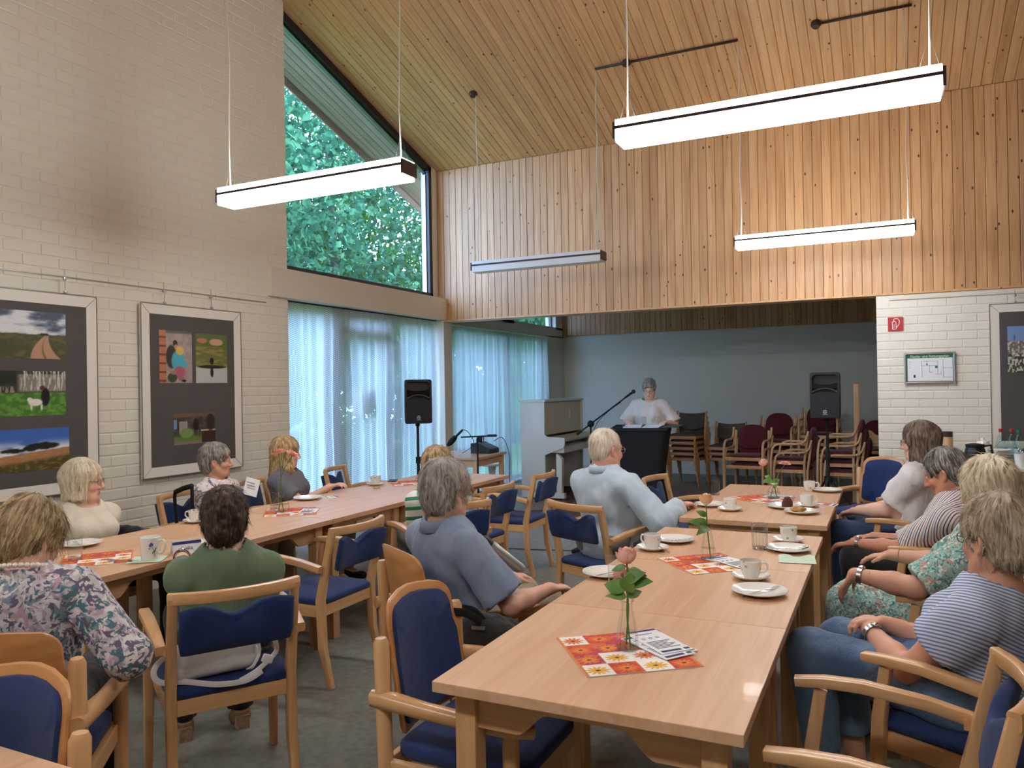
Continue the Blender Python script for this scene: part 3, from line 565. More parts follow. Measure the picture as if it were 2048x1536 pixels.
def im_two(u, v):
    m = vnoise(u, v, 12, 12); c = lay((176, 158, 150), (sm(m, .4, .7)*.5, (146, 132, 124)), (sm(v, .93, .97), (104, 92, 86)), (1-sm(u, .18, .22), (190, 118, 84)), ((1-sm(u, .18, .22))*sm(np.sin(v*38), .6, .9), (120, 64, 42)))
    for x, y, rx, ry, col in ((.36, .5, .16, .22, (52, 44, 40)), (.48, .76, .07, .06, (38, 32, 32)), (.5, .69, .05, .05, (196, 140, 116)), (.56, .42, .2, .2, (74, 178, 200)), (.62, .62, .12, .09, (222, 190, 96)), (.72, .36, .14, .05, (74, 178, 200)), (.6, .2, .17, .12, (184, 92, 118)), (.66, .08, .08, .05, (150, 110, 96)), (.74, .04, .07, .025, (30, 26, 28)), (.38, .1, .14, .09, (60, 74, 48)), (.42, .2, .1, .04, (160, 128, 104))): c = lay((0, 0, 0), (np.ones_like(u), c), (disc(u, v, x, y, rx, ry), col))
    return c
def im_boat(u, v):
    m = vnoise(u*.5, v*3, 10, 14); c = lay((112, 112, 54), (sm(m, .4, .65), (146, 140, 72)), (sm(v, .72, .76), (96, 112, 52)), (disc(u, v, .65, .84, .22, .07), (204, 160, 132)), (disc(u, v, .2, .86, .16, .05), (196, 120, 84)), (1-sm(v, .3, .36), (196, 194, 190)))
    for x, y, rx, ry in ((.5, .33, .44, .035), (.5, .45, .06, .07), (.5, .22, .05, .1)): c = lay((0, 0, 0), (np.ones_like(u), c), (disc(u, v, x, y, rx, ry), (28, 26, 26)))
    return c
def im_hut(u, v):
    m = vnoise(u, v, 14, 16); c = lay((70, 62, 58), (sm(m, .4, .7)*.7, (104, 94, 88)), (sm(v, .84, .9), (120, 92, 68)), ((np.abs(u-.22) < .1)*(v > .35)*(v < .75), (160, 152, 142)), ((u < .07)*(v > .5)*(v < .8), (112, 158, 184)), (1-sm(v+.2*(m-.5), .18, .36), (104, 132, 58)), (disc(u, v, .3, .36, .16, .16), (124, 150, 84)), ((v < .1), (134, 122, 108)))
    return lay((0, 0, 0), (np.ones_like(u), c), ((u > .66)*(v < .4)*(v > .02), (66, 46, 36)), ((u > .64)*(np.abs(v-.42) < .025), (196, 184, 160)), (disc(u, v, .52, .62, .07, .2), (40, 32, 34)), (disc(u, v, .88, .68, .1, .28), (58, 40, 34)))
def im_town(u, v):
    m = vnoise(u, v, 22, 18); c = lay((124, 152, 200), (1-sm(v, .66, .7), (120, 112, 104)), ((v < .68)*sm(m, .5, .6), (206, 198, 188)), ((v < .4)*sm(m, .55, .45), (60, 72, 54)), (disc(u, v, .2, .74, .02, .08), (90, 96, 120))); return c
def im_small(u, v): m = vnoise(u, v, 8, 20); return lay((150, 90, 80), (sm(m, .45, .55), (60, 60, 64)), (sm(v, .6, .7), (190, 196, 206)))
# ------------------------------------------------------------------ picture boards on the brick walls
def board(M, w, h, label, photos, cords, name='picture_board', zr=.2):
    """M: lower left corner of the grey card, xy in the wall plane, z out of the wall"""
    t = thing(name, label, 'picture board'); mg = .078
    MB().prism([(0, 0), (w, 0), (w, h), (0, h)], M @ Tm(0, 0, .0), .012).build('card', MT['card'], t, smooth=0)
    o = [(-mg, -mg), (w+mg, -mg), (w+mg, h+mg), (-mg, h+mg)]; i = [(0, 0), (w, 0), (w, h), (0, h)]
    for k in range(4):
        a, b, c, d = o[k], o[(k+1) % 4], i[(k+1) % 4], i[k]
        rg = [[M @ Vector((*p, z)) for p, z in ((a, -.01), (d, -.01), (d, .006), (a, .010))], [M @ Vector((*p, z)) for p, z in ((b, -.01), (c, -.01), (c, .006), (b, .010))]]
        MB().rings(rg).build('frame_strip', MT['cream'], t, smooth=0); MB().tube([M @ Vector((*a, .010)), M @ Vector((*b, .010))], .0045, 6).build('frame_rim', MT['wire'], t, smooth=60)
        MB().tube([M @ Vector((*a, .0105)), M @ Vector((*d, .007))], .0018, 5).build('mitre_joint', MT['wire'], t, smooth=60)
    for (x, y, pw, ph, fn) in photos: pr('photograph', M @ Tm(x, y, .0075), pw, ph, fn, t)
    for cx in cords:
        MB().tube([M @ Vector((cx, h+mg, .02)), M @ Vector((cx, h+mg+zr, .012))], .002, 5).build('hanging_cord', MT['wire'], t)
        MB().box(M @ Vector((cx, h+mg+zr*.62, .012)), (.022, .022, .022), bev=.005).build('cord_clamp', MT['metal'], t); MB().box(M @ Vector((cx, h+mg+.012, .02)), (.022, .022, .016), bev=.004).build('cord_hook', MT['metal'], t)
    return t
XB = XL+.035
def onL(u, v): p = hit(u, v, 0, XB); return p.y, p.z
ML = Matrix(((0, 0, 1, XB), (1, 0, 0, 0), (0, 1, 0, 0), (0, 0, 0, 1)))
def photo_at(y0, z0, px0, py0, px1, py1, fn, on):
    a, b = on(px0, py1), on(px1, py0); return (a[0]-y0, a[1]-z0, b[0]-a[0], b[1]-a[1], fn)
ya, za = onL(302, 936); yb_, zb_ = onL(466, 642)
board(ML @ Tm(ya, za, 0), yb_-ya, zb_-za+.0, 'tall grey board with the photo of two seated people and a boat', [photo_at(ya, za, 318, 664, 382, 766, im_two, onL), photo_at(ya, za, 391, 671, 452, 766, im_boat, onL), photo_at(ya, za, 347, 824, 429, 891, im_hut, onL)], (.13, .60), zr=.17)
y2, z2 = onL(176, 958); z2t = onL(171, 615)[1]; wB = yb_-ya
y1_ = y2-wB
board(ML @ Tm(y1_, z2, 0), wB, z2t-z2, 'tall grey board with a cloudy road, a goat and a field', [(y2-.155-.60-y1_, onL(60, 717)[1]-z2, .60, onL(60, 622)[1]-onL(60, 717)[1], im_road), (y2-.16-.53-y1_, onL(60, 832)[1]-z2, .53, onL(60, 742)[1]-onL(60, 832)[1], im_goat), (y2-.14-.66-y1_, onL(60, 942)[1]-z2, .66, onL(60, 858)[1]-onL(60, 942)[1], im_field)], (.16, .69), zr=.17)
MBk = Matrix(((1, 0, 0, 0), (0, 0, -1, YB-.03), (0, 1, 0, 0), (0, 0, 0, 1)))
def onB(u, v): p = hit(u, v, 1, YB-.03); return p.x, p.z
xa, zq = onB(2003, 885)
board(MBk @ Tm(xa, .93, 0), .82, 1.21, 'tall grey board with a town view hung on the brick wall', [photo_at(xa, .93, 2016, 650, 2085, 745, im_town, onB), (.47, .5, .3, .24, im_small), (.4, .12, .34, .26, im_hut)], (.13, .66), zr=.12)
struct('trim_4', MB().box((XL+.004, 3.0, 2.325), (.008, 4.85, .009)), MT['wire']); struct('trim_5', MB().box((1.3, YB-.002, 2.325), (2.5, .012, .02)), MT['plaster'])
# ------------------------------------------------------------------ writing and signs
def text(s, size, M, m, parent, name='lettering', ext=.0004, ax='CENTER'):
    cu = bpy.data.curves.new(name, 'FONT'); cu.body = s; cu.size = size; cu.align_x = ax; cu.align_y = 'CENTER'; cu.extrude = ext; o = bpy.data.objects.new(name, cu); COL.objects.link(o)
    dg = bpy.context.evaluated_depsgraph_get(); me = bpy.data.meshes.new_from_object(o.evaluated_get(dg)); bpy.data.objects.remove(o); me.materials.clear(); me.materials.append(m); me.transform(M); return meshobj(name, me, parent)
a, b = onB(1776, 662), onB(1806, 637)
sg = thing('fire_extinguisher_sign', 'square red sign with a white fire extinguisher symbol', 'sign'); w_ = b[0]-a[0]; Ms = Matrix(((1, 0, 0, a[0]), (0, 0, -1, YB-.008), (0, 1, 0, a[1]), (0, 0, 0, 1)))
MB().prism([(0, 0), (w_, 0), (w_, w_), (0, w_)], Ms, .006).build('sign_plate', MT['red'], sg, smooth=0)
q = lambda x, y: Ms @ Vector((x*w_, y*w_, .005))
def flat(pts, r, m, parent, name): return MB().tube([q(*p) for p in pts], r*w_, 5).build(name, m, parent, smooth=60)
flat([(.3, .12), (.3, .58), (.33, .66), (.42, .7), (.51, .66), (.54, .58), (.54, .12), (.3, .12)], .028, MT['white'], sg, 'symbol_outline'); flat([(.24, .64), (.32, .64)], .02, MT['white'], sg, 'symbol_lever')
flat([(.42, .7), (.38, .8), (.45, .9), (.6, .9), (.72, .82), (.77, .66), (.74, .5), (.66, .36), (.56, .24)], .03, MT['white'], sg, 'symbol_hose'); flat([(.4, .2), (.42, .5)], .02, MT['white'], sg, 'symbol_bar')
a, b = onB(1809, 768), onB(1911, 703); w_, h_ = b[0]-a[0], b[1]-a[1]; Me = Matrix(((1, 0, 0, a[0]), (0, 0, -1, YB-.01), (0, 1, 0, a[1]), (0, 0, 0, 1)))
ep = thing('evacuation_plan_sign', 'framed green and white escape plan on the brick wall', 'sign')
MB().prism([(.01, .01), (w_-.01, .01), (w_-.01, h_-.01), (.01, h_-.01)], Me, .008).build('plan_backing', MT['green'], ep, smooth=0); MB().prism([(.03, .025), (w_-.025, .025), (w_-.025, h_-.055), (.03, h_-.055)], Me @ Tm(0, 0, .005), .002).build('plan_sheet', MT['paper'], ep, smooth=0)
for p0, p1 in (((0, .01), (w_, .01)), ((0, h_-.01), (w_, h_-.01)), ((.01, 0), (.01, h_)), ((w_-.01, 0), (w_-.01, h_))): MB().tube([Me @ Vector((*p0, .006)), Me @ Vector((*p1, .006))], .011, 8).build('clip_rail', MT['metal'], ep, smooth=60)
for cx in (.01, w_-.01):
    for cy in (.01, h_-.01): MB().tube([Me @ Vector((cx, cy, 0)), Me @ Vector((cx, cy, .02))], .014, 10).build('rail_corner', MT['metal'], ep, smooth=60)
text('Flucht- und Rettungsplan', .033, Me @ Tm(w_/2, h_-.038, .006), MT['white'], ep)
def pline(x0, y0, x1, y1, m=None, t=.0025): MB().prism([(min(x0, x1)-t/2, min(y0, y1)-t/2), (max(x0, x1)+t/2, min(y0, y1)-t/2), (max(x0, x1)+t/2, max(y0, y1)+t/2), (min(x0, x1)-t/2, max(y0, y1)+t/2)], Me @ Tm(0, 0, .0065), .0006).build('plan_line', m or MT['ink'], ep, smooth=0)
for l_ in ((.35, .72, .66, .72), (.35, .72, .35, .2), (.45, .72, .45, .58), (.35, .58, .66, .58), (.66, .72, .66, .3), (.5, .58, .5, .36), (.5, .36, .56, .36), (.6, .3, .72, .3), (.72, .3, .72, .42), (.76, .75, .76, .2), (.76, .5, .94, .5), (.76, .2, .94, .2), (.1, .7, .14, .7), (.1, .64, .13, .64), (.1, .58, .13, .58), (.1, .52, .13, .52)): pline(l_[0]*w_, l_[1]*h_, l_[2]*w_, l_[3]*h_)
pline(.19*w_, .2*h_, .22*w_, .28*h_, MT['navy'], .004); pline(.61*w_, .5*h_, .65*w_, .56*h_, MT['green'], .004); pline(.44*w_, .6*h_, .46*w_, .63*h_, MT['black'], .003)
# ------------------------------------------------------------------ piano
PX, PY0, PY1, PZ = -4.10, 9.50, 10.95, 1.335
pn = thing('upright_piano', 'white upright piano turned sideways at the alcove curtain', 'piano', (PX, PY0, 0)); Lp_ = PY1-PY0; W_ = MT['pianow']
MB().box((-.175, Lp_/2, PZ-.015), (.385, Lp_+.03, .03), bev=.005).build('top_lid', W_, pn, smooth=0)
for y in (.016, Lp_-.016):
    MB().prism([(-.345, .03), (0, .03), (0, .60), (.265, .70), (.285, .735), (.285, .83), (.03, .845), (0, .87), (0, PZ-.03), (-.345, PZ-.03)], Tm(0, y, 0) @ XZ, .032).build('side_panel', W_, pn, smooth=0)
    MB().prism([(.16, .10), (.235, .10), (.245, .55), (.20, .60), (.16, .62)], Tm(0, y+(.02 if y < .5 else -.02), 0) @ XZ, .07, .006).build('keybed_leg', W_, pn, smooth=0)
    MB().prism([(-.3, .03), (.27, .03), (.27, .10), (-.3, .12)], Tm(0, y+(.02 if y < .5 else -.02), 0) @ XZ, .07).build('foot', W_, pn, smooth=0)
    MB().lathe([(0, 0), (.014, 0), (.014, .03), (0, .03)], 12, (.22, y, 0)).build('caster', MT['black'], pn, smooth=40)
pc = mat('cream_lacquer', lin(206, 196, 172), .3, coat=.3)
MB().box((-.03, Lp_/2, 1.08), (.02, Lp_-.06, .44), bev=.004).build('upper_panel', pc, pn, smooth=0); MB().box((-.03, Lp_/2, .36), (.02, Lp_-.06, .52)).build('lower_panel', pc, pn, smooth=0)
MB().box((.13, Lp_/2, .67), (.27, Lp_-.06, .08), bev=.004).build('keybed', W_, pn, smooth=0); MB().box((.10, Lp_/2, .80), (.2, Lp_-.07, .03), Euler((0, math.radians(12), 0)), bev=.004).build('fallboard', pc, pn, smooth=0)
MB().box((-.33, Lp_/2, .68), (.02, Lp_-.06, 1.24)).build('back_panel', W_, pn, smooth=0)
MB().tube([Vector((-.016, Lp_*.62+.07*math.cos(a), 1.12+.08*math.sin(a))) for a in np.linspace(-1.2, 1.2, 12)], [.002]+[.007]*10+[.002], 5).build('crescent_emblem', MT['white'], pn, smooth=60)
# ------------------------------------------------------------------ lectern with stretch cover
lc = thing('lectern', 'lectern under a black stretch cover holding the speech papers', 'lectern', (-2.70, 9.22, 0), R_(6)); lc.scale.z = .935; rg = []
for z, w, d in ((.0, .31, .25), (.02, .31, .25), (.15, .285, .22), (.35, .272, .2), (.6, .285, .205), (.85, .318, .225), (1.0, .343, .24), (1.045, .35, .245)):
    rg.append([Vector((x, y, z+(.0 if z < 1 else .02*(y/.24)))) for x, y in rrect(2*w, 2*d, .05, 4)])
MB().rings(rg).build('stretch_cover', MT['black_m'], lc, smooth=50); MB().box((0, 0, 1.058), (.71, .50, .02), Euler((.08, 0, 0)), bev=.005).build('lectern_top', MT['black_m'], lc, smooth=0)
def sheet(name, x, y, z, w, l, rz, label, cat='paper', rx=0, m=None):
    o = MB().box((0, 0, 0), (w, l, .003)).build(name, m or MT['paper'], smooth=0); o.location = (x, y, z); o.rotation_euler = (rx, 0, rz); return tag(o, label, cat)
sheet('speech_paper', -2.80, 9.24, 1.008, .21, .30, R_(10), 'white speech paper lying beside the water glass on the lectern', rx=.08); sheet('speech_paper', -2.56, 9.25, 1.01, .21, .30, R_(2), 'white speech paper lying before the speaker on the lectern', rx=.08)
sheet('document_folder', -2.32, 9.28, 1.011, .20, .28, R_(-12), 'grey folder jutting over the lectern edge', 'folder', rx=.08, m=MT['card'])
# ------------------------------------------------------------------ loudspeakers on tripods
def tripod(loc, label, top=1.10, r=.36, a0=.3):
    t = thing('speaker_stand', label, 'speaker stand', loc); MB().tube([(0, 0, .12), (0, 0, .72)], .019, 12).build('lower_pole', MT['black_m'], t, smooth=60); MB().tube([(0, 0, .7), (0, 0, top)], .015, 12).build('upper_pole', MT['black_m'], t, smooth=60)
    MB().lathe([(0, .42), (.04, .42), (.045, .46), (.04, .5), (0, .5)], 14).build('leg_collar', MT['black_m'], t, smooth=40); MB().lathe([(0, .68), (.028, .68), (.028, .75), (0, .75)], 14).build('pole_clamp', MT['black_m'], t, smooth=40)
    for k in range(3):
        a = a0+k*2*math.pi/3; c, s = math.cos(a), math.sin(a); MB().sweep([(.03*c, .03*s, .47), (r*c, r*s, .012)], .026, .014, side=(-s, c, 0)).build('leg', MT['black_m'], t, smooth=40); MB().tube([(.015*c, .015*s, .16), (.5*r*c, .5*r*s, .24)], .007, 6).build('brace', MT['black_m'], t)
    return t
def loudspeaker(loc, rz, label):
    t = thing('loudspeaker', label, 'loudspeaker', loc, rz); w, d, h = .30, .28, .49
    rg = []
    for z, s in ((0, .88), (.012, .97), (.05, 1), (h-.05, 1), (h-.012, .97), (h, .88)): rg.append([Vector((x*s*(1 if y > 0 else .78), min(y*s, d/2-.06), z)) for x, y in rrect(w, d, .03, 4)])
    MB().rings(rg).build('cabinet', MT['black'], t, smooth=40); F_ = d/2+.001
    MF = Matrix(((-1, 0, 0, 0), (0, 0, 1, F_), (0, 1, 0, 0), (0, 0, 0, 1)))
    MB().prism([(-.148, .02), (-.14, .006), (.14, .006), (.148, .02), (.15, .25)]+[(x, .25+.035*(1-(x/.15)**2)) for x in np.linspace(.13, -.13, 9)]+[(-.15, .25)], MF @ Tm(0, 0, -.03), .064, .006).build('grille', MT['grille'], t, smooth=0)
    MB().prism([(-.15, .25), (-.125, .25), (-.125, .44), (-.10, .465), (.10, .465), (.125, .44), (.125, .25), (.15, .25), (.148, .47), (.14, .486), (-.14, .486), (-.148, .47)], MF @ Tm(0, 0, -.03), .064).build('front_baffle', MT['black'], t, smooth=0)
    MB().rings([[MF @ Vector((x, .37+.02*(x/.125)**2+y, z)) for x in np.linspace(-.125, .125, 11)] for y, z in ((-.06, -.002), (-.03, -.03), (-.01, -.05))], caps=False, closed=False).build('horn_flare', MT['black'], t, smooth=180)
    MB().tube([MF @ Vector((x, .285+.035*(1-(x/.12)**2), .006)) for x in np.linspace(-.125, .125, 11)], .005, 6).build('chrome_arc', MT['metal'], t, smooth=60)
    MB().tube([MF @ Vector((.017*math.cos(a), .072+.017*math.sin(a), .006)) for a in np.linspace(0, 6.283, 17)], .0022, 5).build('emblem_ring', MT['white'], t)
    for k in range(3): a = k*2.094+1.57; MB().tube([MF @ Vector((0, .072, .006)), MF @ Vector((.016*math.cos(a), .072+.016*math.sin(a), .006))], .0018, 5).build('emblem_fork', MT['white'], t)
    text('YAMAHA', .013, MF @ Tm(0, .044, .0055), MT['white'], t); MB().lathe([(0, -.03), (.025, -.03), (.025, .005), (0, .005)], 14).build('pole_socket', MT['black_m'], t, smooth=40); return t
for lo, rz, la in (((-4.72, 7.36), R_(180+38), 'by the net curtain'), ((-.564, 8.95), R_(180-4), 'in front of the stacked maroon chairs')):
    tripod((*lo, 0), 'black tripod speaker stand '+la); loudspeaker((*lo, 1.125), rz, 'black loudspeaker on a tripod '+la)
# ------------------------------------------------------------------ microphones
ms = thing('microphone_stand', 'black boom stand reaching over the lectern', 'microphone stand', (-3.373, 9.3, 0))
MB().lathe([(0, 0), (.13, 0), (.13, .012), (.03, .03), (0, .03)], 24).build('round_base', MT['black_m'], ms, smooth=40); MB().tube([(0, 0, .02), (0, 0, 1.03)], .011, 10).build('pole', MT['black_m'], ms, smooth=60)
MB().ball((0, .0, 1.03), .045).build('boom_joint', MT['black_m'], ms, smooth=180); bd = Vector((.47, .12, .36)); MB().tube([Vector((0, 0, 1.03))-bd*.25, Vector((0, 0, 1.03))+bd], .010, 10).build('boom', MT['black_m'], ms, smooth=60)
e1 = Vector((0, 0, 1.03))-bd*.25; MB().tube([e1, e1-bd*.12], .017, 10).build('counterweight', MT['black_m'], ms, smooth=60)
mi = thing('microphone', 'black vocal microphone before the mouth of the speaker', 'microphone', Vector((-3.373, 9.3, 1.03))+bd); MB().tube([(-.05, -.012, -.035), (.04, .01, .028)], [.012, .016], 12).build('handle', MT['black_m'], mi, smooth=60); MB().ball((.058, .014, .042), .026, (1, 1, 1)).build('grille_ball', MT['grille'], mi, smooth=180)
def cable(pts, label, r=.004): return tag(MB().tube(pts, r, 6).build('cable', MT['black_m'], smooth=180), label, 'cable')
def spline(P, n=8):
    P = [Vector(p) for p in P]; o = []
    for i in range(len(P)-1):
        a, b, c, d = P[max(i-1, 0)], P[i], P[i+1], P[min(i+2, len(P)-1)]
        for k in range(n): t = k/n; o.append(.5*((2*b)+(c-a)*t+(2*a-5*b+4*c-d)*t*t+(3*b-a-3*c+d)*t**3))
    return o+[P[-1]]
cable(spline([(-3.0, 9.4, 1.3), (-3.2, 9.36, 1.15), (-3.34, 9.33, .95), (-3.385, 9.32, .5), (-3.4, 9.2, .02), (-3.55, 8.8, .014), (-3.9, 8.5, .014), (-3.7, 8.25, .014), (-3.3, 8.35, .014)]), 'black microphone cable running down the boom stand')
# ------------------------------------------------------------------ technician's table with mixer
A = hit(955.5, 915.5, 2, .72); Bq = hit(1013, 903, 2, .72); dv = (Bq-A); Lt = dv.length; tr = math.atan2(dv.y, dv.x)
tt = thing('mixer_table', 'small beech table carrying the black mixer by the alcove post', 'table', (A.x, A.y, 0), tr); Wt = .75
MB().box((Lt/2, Wt/2, .705), (Lt, Wt, .03), bev=.003).build('tabletop', MT['beech'], tt, smooth=0)
for sx in (.05, Lt-.05):
    for sy in (.05, Wt-.05): MB().box((sx, sy, .345), (.05, .05, .69), bev=.003).build('leg', MT['beech_z'], tt, smooth=0)
for sy in (.05, Wt-.05): MB().box((Lt/2, sy, .645), (Lt-.14, .022, .08)).build('apron', MT['beech_x'], tt, smooth=0)
for sx in (.05, Lt-.05): MB().box((sx, Wt/2, .645), (.022, Wt-.14, .08)).build('apron', MT['beech_y'], tt, smooth=0)
mp = hit(966, 906, 2, .72); mx = thing('audio_mixer', 'black audio mixer with plugged cables', 'mixer', (mp.x, mp.y+.05, .72), tr)
MB().prism([(-.13, 0), (.13, 0), (.13, .12), (.05, .13), (-.13, .055)], Matrix(((0, 0, 1, 0), (1, 0, 0, 0), (0, 1, 0, 0), (0, 0, 0, 1))), .27, .006).build('mixer_case', MT['black'], mx, smooth=0)
for k in range(5): MB().tube([(-.1+.05*k, .06, .12), (-.1+.05*k, .06, .17), (-.095+.05*k, .05, .20)], .007, 6).build('jack_plug', (MT['black_m'], MT['red'])[k == 3], mx, smooth=60)
for k in range(12): MB().lathe([(0, 0), (.006, 0), (.005, .012), (0, .012)], 8, (-.1+.05*(k % 5), -.06+.045*(k//5), .075+.022*(k//5))).build('mixer_knob', MT['metal'], mx)
s2p = hit(958, 960, 2, .45); s2p = Vector((A.x*.955, A.y*.955, 0)); s2 = thing('boom_stand', 'short black boom stand with a foam covered microphone before the mixer', 'microphone stand', (s2p.x, s2p.y, 0)); zt = hit(958, 875, 1, s2p.y).z
MB().tube([(0, 0, .02), (0, 0, zt)], [.014, .009], 10).build('pole', MT['black_m'], s2, smooth=60)
for k in range(3): a = .5+k*2.09; MB().tube([(0, 0, .2), (.2*math.cos(a), .2*math.sin(a), .01)], .008, 6).build('leg', MT['black_m'], s2, smooth=60)
def rel(u, v): p = hit(u, v, 1, s2p.y); return p-Vector((s2p.x, s2p.y, 0))
MB().tube([rel(922, 874.5), rel(993, 871)], .008, 8).build('boom', MT['black_m'], s2, smooth=60); MB().tube([rel(975, 871.5), rel(993, 871)], .013, 8).build('boom_grip', MT['black_m'], s2, smooth=60); MB().box(rel(959, 879), (.05, .03, .06), bev=.01).build('boom_clamp', MT['black_m'], s2, smooth=40)
fm2 = thing('foam_microphone', 'black microphone in a long foam windscreen tilted down', 'microphone', s2.location); MB().tube([rel(895, 891), rel(900, 886), rel(906, 879.5), rel(911, 874)], [.016, .03, .032, .024], 14).build('foam_windscreen', MT['black_m'], fm2, smooth=180); MB().tube([rel(910, 875), rel(925, 860)], .013, 10).build('microphone_body', MT['black'], fm2, smooth=60)
cable(spline([rel(926, 859)+s2.location, rel(936, 864)+s2.location, rel(945, 884)+s2.location+Vector((0, .03, 0)), rel(941, 896)+s2.location, hit(925, 906, 2, .725)]), 'thin cable looping from the foam microphone to the table')
cable(spline([(mp.x+.1, mp.y+.1, .86), (mp.x+.22, mp.y+.1, .90), (mp.x+.33, mp.y+.05, .7), (mp.x+.36, mp.y, .35), (mp.x+.5, mp.y-.1, .02), (mp.x+.9, mp.y+.1, .014)]), 'black cable hanging from the mixer to the floor')
st = hit(984, 928, 2, .48); sl = thing('piano_stool', 'round white piano stool behind the mixer table', 'stool', (st.x+.0, st.y, 0))
MB().lathe([(0, .46), (.16, .46), (.165, .475), (.16, .495), (0, .5)], 24).build('seat', MT['pianow'], sl, smooth=40); MB().lathe([(.05, .1), (.04, .3), (.055, .46)], 16).build('column', MT['plaster_dark'], sl, smooth=40); MB().lathe([(0, 0), (.15, 0), (.15, .03), (.05, .1), (0, .1)], 20).build('base', MT['pianow'], sl, smooth=40)
cable(spline([(-3.9, 7.7, .008), (-3.3, 7.75, .008), (-2.9, 7.5, .008), (-2.5, 7.6, .008), (-2.2, 7.4, .008), (-2.0, 7.55, .008)]), 'black cable lying on the carpet before the lectern')
tag(MB().box((-2.55, 6.6, .02), (.05, .14, .035), bev=.008).build('power_socket_block', MT['black_m']), 'black cable socket lying on the carpet behind the light blue shirted man', 'socket')
cable(spline([(-3.2, 6.5, .008), (-2.9, 6.55, .008), (-2.6, 6.6, .012)]), 'black cable ending in a socket on the carpet')
# ------------------------------------------------------------------ stacked chairs
def make_stack_chair(nm, label, grp, m, round_back, arms):
    t = thing(nm, label, 'chair', group=grp); bz = MT['beech_z'] if arms else MT['ply']
    for s in (-1, 1):
        if arms:
            P = [(s*.256, .2, 0), (s*.256, .19, .45), (s*.256, .175, .55)]+[(s*.256, .075+.1*math.cos(a), .55+.09*math.sin(a)) for a in (.4, .9, 1.57)]+[(s*.256, -.1, .64), (s*.256, -.19, .655), (s*.256, -.23, .70), (s*.256, -.26, .80)]
            MB().sweep(P, .03, .026, side=(1, 0, 0), r=.25).build('bent_arm', MT['beech_z'], t, smooth=40); MB().sweep([(s*.22, -.2, 0), (s*.222, -.2, .4), (s*.222, -.25, .76)], .028, .028, side=(1, 0, 0)).build('rear_leg', MT['beech_z'], t, smooth=40)
        else:
            MB().sweep([(s*.215, .2, 0), (s*.215, .19, .43)], .028, .03, side=(1, 0, 0)).build('front_leg', bz, t, smooth=40); MB().sweep([(s*.225, -.24, 0), (s*.225, -.2, .42), (s*.225, -.24, .6), (s*.225, -.285, .78)], .026, .026, side=(1, 0, 0)).build('rear_leg', bz, t, smooth=40)
    MB().sweep([(x, .195+.02*(1-(x/.22)**2), .405) for x in np.linspace(-.235, .235, 7)], .022, .045, side=(0, 1, 0)).build('seat_rail', bz, t, smooth=40)
    for s in (-1, 1): MB().box((s*.19, 0, .405), (.022, .4, .04)).build('side_rail', bz, t, smooth=0)
    padshape(rrect(.375, .42, .07), Tm(0, 0, .435), .035, 'seat_cushion', m, t, .012); M = Tm(0, -.245, .64) @ Euler((R_(90+10), 0, 0)).to_matrix().to_4x4() @ Matrix.Diagonal((1, 1, -1, 1))
    if round_back: padshape([(.2*math.copysign(abs(math.cos(a))**.75, math.cos(a)), (.2 if math.sin(a) > 0 else .13)*math.copysign(abs(math.sin(a))**.75, math.sin(a))) for a in np.linspace(0, 2*math.pi, 33)[:-1]], M, .03, 'back_pad', m, t, .012, -.8)
    else: padshape([(x, .125-.02*(1-(x/.2)**2)) for x in np.linspace(-.205, .205, 9)]+[(x, -.10-.045*(1-(x/.2)**2)) for x in np.linspace(.205, -.205, 9)], M, .02, 'back_pad', m, t, .004, -1.0)
    return t
sc_, sd_ = make_stack_chair('stacking_chair', 'x', 'stacked grey chairs', MT['grey_up'], False, False), make_stack_chair('maroon_armchair', 'x', 'stacked maroon armchairs', MT['maroon'], True, True); fst = [True, True]
def stack(kind, x, y, deg, n, dz, dy, label):
    o_ = ('lowest', 'second', 'third', 'fourth', 'fifth')
    for k in range(n):
        src = (sc_, sd_)[kind]; o = src if fst[kind] else copy_tree(src); fst[kind] = False; h = R_(deg); o.location = (x+dy*k*math.cos(h), y+dy*k*math.sin(h), dz*k); o.rotation_euler = (0, 0, h-math.pi/2)
        o['label'] = label if n == 1 else (f'{label}, topmost of its stack' if k == n-1 else f'{label}, {o_[k]} from the floor')
stack(0, -2.66, 11.62, 262, 5, .082, .036, 'grey stacking chair in the tall stack beside the speaker'); stack(0, -2.12, 11.72, 262, 3, .082, .036, 'grey stacking chair in the low stack beside the maroon armchairs')
stack(1, -1.67, 10.75, 262, 2, .11, .036, 'maroon armchair in the pair next to the low grey stack'); stack(1, -1.06, 10.42, 176, 2, .11, .036, 'maroon armchair turned sideways beside the pair of maroon armchairs')
stack(1, -1.46, 12.05, 265, 3, .11, .036, 'maroon armchair against the alcove wall behind the front pair'); stack(1, -.86, 12.1, 268, 4, .11, .036, 'maroon armchair against the alcove wall behind the loudspeaker'); stack(1, -.46, 10.22, 176, 3, .11, .036, 'maroon armchair turned sideways behind the loudspeaker'); stack(1, -.1, 12.2, 268, 2, .11, .036, 'maroon armchair against the alcove wall by the stacked tables')
tb = make_table('small beech table stored in the alcove under an upturned one', 1.2, .7, 'stored tables'); tb.location = (.17, 10.85, 0)
tb2 = copy_tree(tb); tb2['label'] = 'beech table stored upside down on another in the alcove'; tb2.rotation_euler = (math.pi, 0, 0); tb2.location = (.2, 10.85, 1.483)
